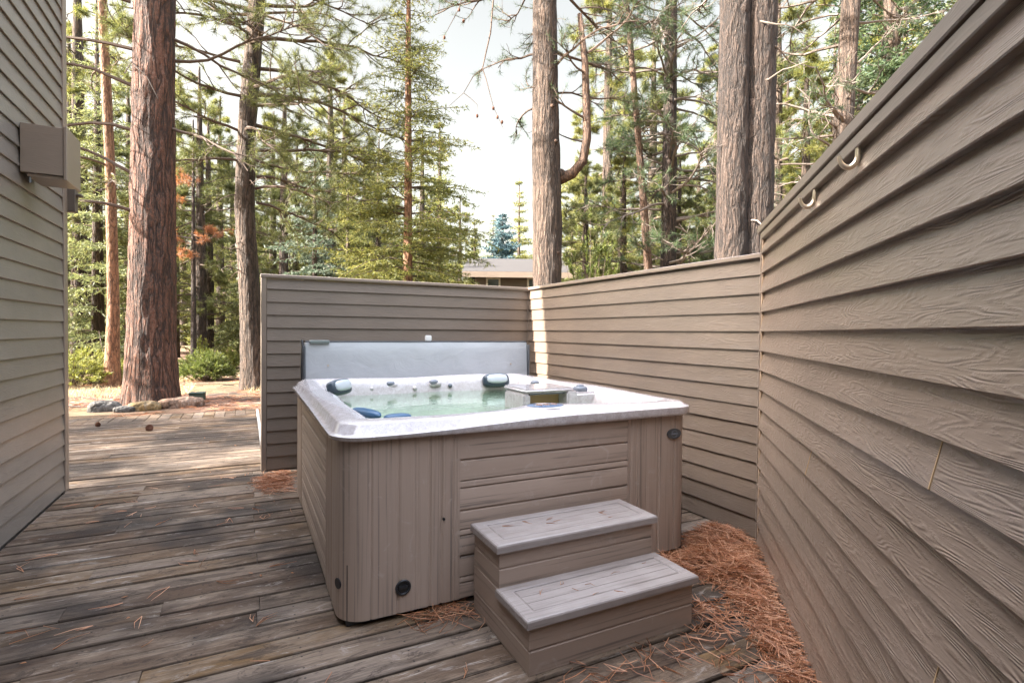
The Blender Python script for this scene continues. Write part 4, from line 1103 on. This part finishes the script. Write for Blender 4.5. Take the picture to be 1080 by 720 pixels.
# --- far forest, one mass
V_all = []; Wd = MB(); rs = np.random.RandomState(5)
for k in range(620):
    az = rad(rs.uniform(-32, 92)); d = rs.uniform(42, 110); x_, y_ = d*math.sin(az), d*math.cos(az); z_ = gz(x_, y_); H = rs.uniform(7, 15)*(.55+.45*rs.rand())
    if rad(20) < az < rad(33): H *= .62
    rr = H*rs.uniform(.13,.2); n = 760; f = rs.rand(n)**1.5*1.0; a_ = rs.rand(n)*2*PI
    lay = .55+.45*np.abs(np.sin(f*H*2.4+rs.rand()*6)); r_ = rr*(1-f)**.8*lay*rs.rand(n)**.5
    c = np.c_[x_+r_*np.cos(a_), y_+r_*np.sin(a_), z_+.4+H*f]; d_ = np.c_[np.cos(a_), np.sin(a_), -.3+rs.normal(0,.4,n)]+rs.normal(0,.4,(n,3))
    d_ /= np.linalg.norm(d_,axis=1)[:,None]; s_ = np.cross(d_, rs.normal(0,1,(n,3))); s_ /= np.linalg.norm(s_,axis=1)[:,None]
    V_all.append(np.stack([c-s_*.10, c+s_*.10, c+d_*.5], 1)); Wd.tube([(x_,y_,z_-.3),(x_,y_,z_+H)], [.16,.03], 5, False)
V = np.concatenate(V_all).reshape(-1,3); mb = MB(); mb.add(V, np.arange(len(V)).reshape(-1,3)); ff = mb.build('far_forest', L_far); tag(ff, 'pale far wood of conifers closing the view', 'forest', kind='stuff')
wd = Wd.build('trunks', M_bark_grey, ff)

# ------------------------------------------------------------------ shrubs
def shrub(name, label, loc, rx, ry, h, mat, seed, n=420, leafl=.09, leafw=.02, fan=1.):
    t = thing(name, label, 'shrub', loc); rs = np.random.RandomState(seed); wood = MB(); Vs = []
    for k in range(n):
        a_ = rs.rand()*2*PI; q = rs.rand()**.5; up_ = rs.uniform(.25,1)
        tip = np.array([rx*q*math.cos(a_), ry*q*math.sin(a_), h*(1-q**2.2*.75)*up_ + .04])
        base = np.array([tip[0]*.25, tip[1]*.25, 0.]); mid = (base+tip)/2+np.array([0,0,h*.12])
        if k % 6 == 0: wood.tube(np.array([base, mid, tip]), [.014,.009,.003], 4, False)
        dd = tip-mid; dd /= np.linalg.norm(dd)+1e-9; m = 26
        c = tip - dd*rs.rand(m,1)*.24; ld = dd*.7+rs.normal(0,.5,(m,3))+np.array([0,0,.1]); ld /= np.linalg.norm(ld,axis=1)[:,None]
        ls = np.cross(ld, rs.normal(0,1,(m,3))); ls /= np.linalg.norm(ls,axis=1)[:,None]+1e-9
        Vs.append(np.stack([c-ls*leafw*.5, c+ls*leafw*.5, c+ld*leafl*rs.uniform(.6,1.2,(m,1))], 1))
    wood.build('stems', M_twig, t); V = np.concatenate(Vs).reshape(-1,3); mb = MB(); mb.add(V, np.arange(len(V)).reshape(-1,3)); mb.build('foliage', mat, t); return t
def pz(x_, y_): return (x_, y_, gz(x_, y_))
shrub('juniper', 'bright yellow green spreading juniper beside the house corner', pz(-3.75,16.0), 1.5, 1.2, .95, L_jun, 1, 620)
shrub('juniper', 'deep green juniper mound right of the massive trunk', pz(-1.0,16.6), .85, .7, .95, L_shrub, 2, 420)
shrub('shrub', 'small light green bush between distant trunks left of the fence end', pz(-.55,21.5), .55, .5, .85, L_jun, 3, 220)
shrub('shrub', 'tall pale green bush behind the deep green juniper', pz(-1.35,20.0), .5, .5, 1.2, L_jun, 4, 220)
for i, (x_, y_, h_, r_, lb) in enumerate(((7.2,10.2,4.3,1.1,'dark manzanita bush just right of the pale knotty trunk'),(8.6,11.4,3.9,1.3,'dark bush beneath the leaning orange stem'),(9.9,9.0,3.3,1.2,'dark bush left of the double trunk'),(2.6,14.4,3.0,1.0,'low yellow green bush over the fence top beneath the fir'),(4.7,14.6,2.9,1.1,'low yellow green bush left of the far house'))):
    shrub('shrub', lb, pz(x_, y_), r_, r_, h_, L_shrub if i < 3 else L_fir, 10+i, 330, .10, .03)
us = (shrub('shrub', 'low sunlit bush on the forest floor far behind', (0,0,0), 1.0, .9, 1.1, L_fir, 31, 260, .13, .04), shrub('shrub', 'low sunlit bush on the forest floor far behind', (0,0,0), 1.2, 1.0, 1.6, L_spr, 32, 300, .13, .04))
rs = np.random.RandomState(17)
for k in range(64):
    o = us[k] if k < 2 else dup(us[k%2], (0,0,0)); o['group'] = 'low bushes in the wood behind'
    az = rad(rs.uniform(-17, 68)); d = rs.uniform(24, 44); x_, y_ = d*math.sin(az), d*math.cos(az); o.location = (x_, y_, gz(x_,y_)); o.rotation_euler = (0,0,rs.rand()*6); o.scale = (rs.uniform(.8,1.9),)*3
# dry grass near the trunks
rs = np.random.RandomState(3); n = 9000
x_ = rs.uniform(-4.5, 1.6, n); y_ = rs.uniform(12.9, 19, n); keep = np.array([mnoise.noise(Vector((a*.9,b*.9,0))) > .02 for a,b in zip(x_,y_)]); x_, y_ = x_[keep], y_[keep]; n = len(x_)
B = np.c_[x_, y_, [gheight(a,b) for a,b in zip(x_,y_)]]; D = np.c_[rs.normal(0,.4,n), rs.normal(0,.4,n), np.ones(n)]*rs.uniform(.05,.17,n)[:,None]; a_ = rs.rand(n)*PI; S = np.c_[np.cos(a_), np.sin(a_), np.zeros(n)]*.006
V = np.stack([B-S, B+S, B+D], 1).reshape(-1,3); mb = MB(); mb.add(V, np.arange(len(V)).reshape(-1,3)); tag(mb.build('dry_grass', L_grass), 'straw coloured dry grass on the sunlit ground between trunks', 'grass', kind='stuff')

n = 5200
q = np.c_[RS.uniform(-5.5, 2.0, n), RS.uniform(DEND+.7, 17.5, n)]
q = q[np.array([mnoise.noise(Vector((a*.8, b*.8, 4))) > -.12 for a, b in q])]; n = len(q)
tag(needle_mesh(np.c_[q, [gheight(a,b)+.012 for a,b in q]], RS.rand(n)*2*PI, RS.uniform(.08,.22,n), RS.normal(.03,.1,n), .0045).build('pine_needles', L_dry), 'red brown needle litter strewn on the ground beyond the far deck', 'pine needles', kind='stuff')
m = MB()
for k in range(26):
    a0 = RS.rand()*2*PI; L_ = RS.uniform(.25,.9); x_, y_ = RS.uniform(-4.5,1.4), RS.uniform(DEND+.8, 16); z_ = gheight(x_,y_)+.02
    m.tube([(x_,y_,z_),(x_+L_*.5*math.cos(a0), y_+L_*.5*math.sin(a0), z_+.03),(x_+L_*math.cos(a0+.2), y_+L_*math.sin(a0+.2), z_)], [.012,.010,.004], 5)
tag(m.build('fallen_twigs', M_dead), 'dead grey twigs lying on the forest floor beyond the deck', 'twigs', kind='stuff')

# ------------------------------------------------------------------ rocks and green box at the big trunk
def rock(x_, y_, r, mat, seed, label, rz=0):
    m = MB(); ellipsoid(m, (0,0,0), r, 32, 18, .62); V = m.v[0]
    for q in V:
        d = mnoise.noise(Vector(q*4+seed*9.1)); q *= (1+.20*d); q *= 1+.06*mnoise.noise(Vector(q*14+seed))
    o = m.build('rock', mat, None, smooth=50); o.location = (x_, y_, gheight(x_,y_)+r[2]*.35); o.rotation_euler = (0,0,rz); return tag(o, label, 'rock')
rock(-2.13, 11.0, (.24,.15,.13), M_rock, 1, 'dark grey rock at the far left foot of the massive trunk', .2)
rock(-1.80, 10.75, (.16,.12,.07), M_rock, 5, 'small low grey stone between dark rock and yellow rock')
rock(-1.56, 10.85, (.25,.14,.11), M_rocky, 2, 'yellow lichen rock at the foot of the massive trunk', .15)
rock(-1.02, 11.05, (.36,.2,.13), M_rockb, 3, 'long flat rusty rock at right foot of the massive trunk', .05)
gt = thing('utility_box', 'small green ground box right of the rusty rock', 'box', pz(-.86, 12.0), -.1)
m = MB(); m.box(-.13,.13,-.10,.10,-.04,.16); m.build('case', flat('faded_green_plastic', (.045,.065,.045), .7), gt, bevel=.012)
m = MB(); m.box(-.14,.14,-.11,.11,.161,.178); m.build('lid', flat('faded_green_lid', (.065,.10,.075), .7), gt, bevel=.008)

# ------------------------------------------------------------------ far houses
def far_house(name, label, loc, rz, L, D, wz0, eave, ridge, over, wins, lean=0):
    t = thing(name, label, 'house', loc, rz)
    MB().box(0, L, 0, D, wz0, eave).build('wall', M_hwall, t)
    m = MB(); e = over; th = .16
    V = [(-e,-e,eave-.02),(L+e,-e,eave-.02),(L+e,D+e,eave-.02),(-e,D+e,eave-.02),(-e,D/2,ridge),(L+e,D/2,ridge)]
    V2 = [(x,y,z+th) for x,y,z in V]
    m.add(V+V2, [(6,7,11,10),(8,9,10,11),(0,4,5,1),(2,5,4,3),(0,1,7,6),(2,3,9,8),(0,6,10,4),(4,10,9,3),(1,5,11,7),(5,2,8,11)])
    m.build('roof', M_roofs, t)
    m = MB(); m.add([(0,0,eave),(0,D,eave),(0,D/2,ridge-.05),(L,0,eave),(L,D,eave),(L,D/2,ridge-.05)], [(0,2,1),(3,4,5)]); m.build('gable', M_hwall, t)
    MB().box(-e, L+e, -e-.03, -e-.004, eave-.08, eave+.13).build('fascia', M_trim, t)
    for (x, w_, z, h_) in wins:
        m = MB(); f = .07
        m.box(x, x+w_, -.04, .0, z, z+f); m.box(x, x+w_, -.04, .0, z+h_-f, z+h_); m.box(x, x+f, -.04, .0, z+f+.001, z+h_-f-.001); m.box(x+w_-f, x+w_, -.04, .0, z+f+.001, z+h_-f-.001)
        wo = m.build('window', M_wtrim, t)
        MB().box(x+f, x+w_-f, -.018, -.003, z+f, z+h_-f).build('pane', M_glass, wo)
    return t
far_house('house', 'far low brown house with pale grey roof and white framed windows', (7.75, 18.55, 0), -.44, 3.3, 6, -.4, 3.42, 4.35, .45, [(.42,.55,2.86,.52),(1.98,.55,2.86,.52)])
far_house('house', 'distant gabled house roof glimpsed between the leaning stem and the double trunk', (21.2, 15.3, 0), rad(41.5), 6, 5, -.4, 4.7, 6.5, .35, [(2,.8,2.2,.9)])

# ------------------------------------------------------------------ unseen trees added left of the house to dapple and shade the far deck
for i, (x_, y_, s_) in enumerate(((-11,9.9,.85),(-17,8.9,.9),(-7.6,8.5,.72),(-9.4,11.2,.8),(-6.4,9.3,.7),(-12.5,8.9,.9))):
    o = dup((p1,p2)[i%2], (x_, y_, gz(x_,y_)), i*2.3, s_)  # unseen pines added for their shadow; label carried over from the wood behind
for i, (x_, y_, s_) in enumerate(((-7.3,6.5,.53),(-7.2,7.55,.55),(-7.4,8.7,.54),(-8.6,7.0,.5))):
    o = dup(s1, (x_, y_, gz(x_,y_)), i*1.9, s_, 'unseen pale spruce added left of the house to shade the far deck', BGG)

# ------------------------------------------------------------------ light
SAZ, SEL = math.atan2(-.992, .122), rad(31)     # azimuth from +Y toward +X
S = Vector((math.sin(SAZ)*math.cos(SEL), math.cos(SAZ)*math.cos(SEL), math.sin(SEL)))
sl = bpy.data.lights.new('sun', 'SUN'); sl.energy = 3.0; sl.angle = rad(.6); sl.color = (1,.93,.84)
so = bpy.data.objects.new('sun', sl); COL.objects.link(so); so.rotation_euler = S.to_track_quat('Z','Y').to_euler()
wld = bpy.data.worlds.new('World'); sc.world = wld; wld.use_nodes = True
nt = wld.node_tree; bg = nt.nodes['Background']
sky = nt.nodes.new('ShaderNodeTexSky'); sky.sky_type = 'NISHITA'; sky.sun_disc = False
sky.sun_elevation = SEL; sky.sun_rotation = SAZ % (2*PI); sky.air_density = 1.0; sky.dust_density = 4.0; sky.ozone_density = 1.0
hs = nt.nodes.new('ShaderNodeHueSaturation'); hs.inputs['Saturation'].default_value = .55
tc = nt.nodes.new('ShaderNodeTexCoord'); sx = nt.nodes.new('ShaderNodeSeparateXYZ'); nt.links.new(tc.outputs['Generated'], sx.inputs[0])
mr = nt.nodes.new('ShaderNodeMapRange'); mr.interpolation_type = 'SMOOTHSTEP'
nt.links.new(sx.outputs[2], mr.inputs['Value']); mr.inputs['From Min'].default_value = .52; mr.inputs['From Max'].default_value = .78
tint = nt.nodes.new('ShaderNodeMix'); tint.data_type = 'RGBA'; nt.links.new(mr.outputs[0], tint.inputs[0])
tint.inputs[6].default_value = (.335,.300,.240,1); tint.inputs[7].default_value = (1.9,1.80,1.70,1)
mu = nt.nodes.new('ShaderNodeMix'); mu.data_type = 'RGBA'; mu.blend_type = 'MULTIPLY'; mu.inputs[0].default_value = 1
nt.links.new(sky.outputs[0], hs.inputs['Color']); nt.links.new(hs.outputs[0], mu.inputs[6]); nt.links.new(tint.outputs[2], mu.inputs[7]); nt.links.new(mu.outputs[2], bg.inputs['Color'])
bg.inputs['Strength'].default_value = .15

# ------------------------------------------------------------------ camera
cd = bpy.data.cameras.new('camera'); cam = bpy.data.objects.new('camera', cd); COL.objects.link(cam)
fw = Vector((0.45000911,0.89283927,-0.01816129)); rt = Vector((0.89302396,-0.44991445,0.00923001)); up = Vector((-6.98873414e-05,2.03720517e-02,9.99792466e-01))
Mx = Matrix.Identity(4)
for i in range(3): Mx[i][0], Mx[i][1], Mx[i][2] = rt[i], up[i], -fw[i]
Mx[2][3] = 1.32
cam.matrix_world = Mx
cd.sensor_width = 36; cd.lens = 36*555.785/1080; cd.clip_end = 2000; cd.clip_start = .05
sc.camera = cam
sc.view_settings.view_transform = 'Standard'; sc.view_settings.look = 'None'; sc.view_settings.exposure = 3.4; sc.view_settings.gamma = 1
try: sc.view_settings.use_curve_mapping = False
except Exception: pass
cy = sc.cycles
cy.use_denoising = True; cy.max_bounces = 8; cy.diffuse_bounces = 4; cy.transparent_max_bounces = 8; cy.caustics_reflective = False; cy.caustics_refractive = False
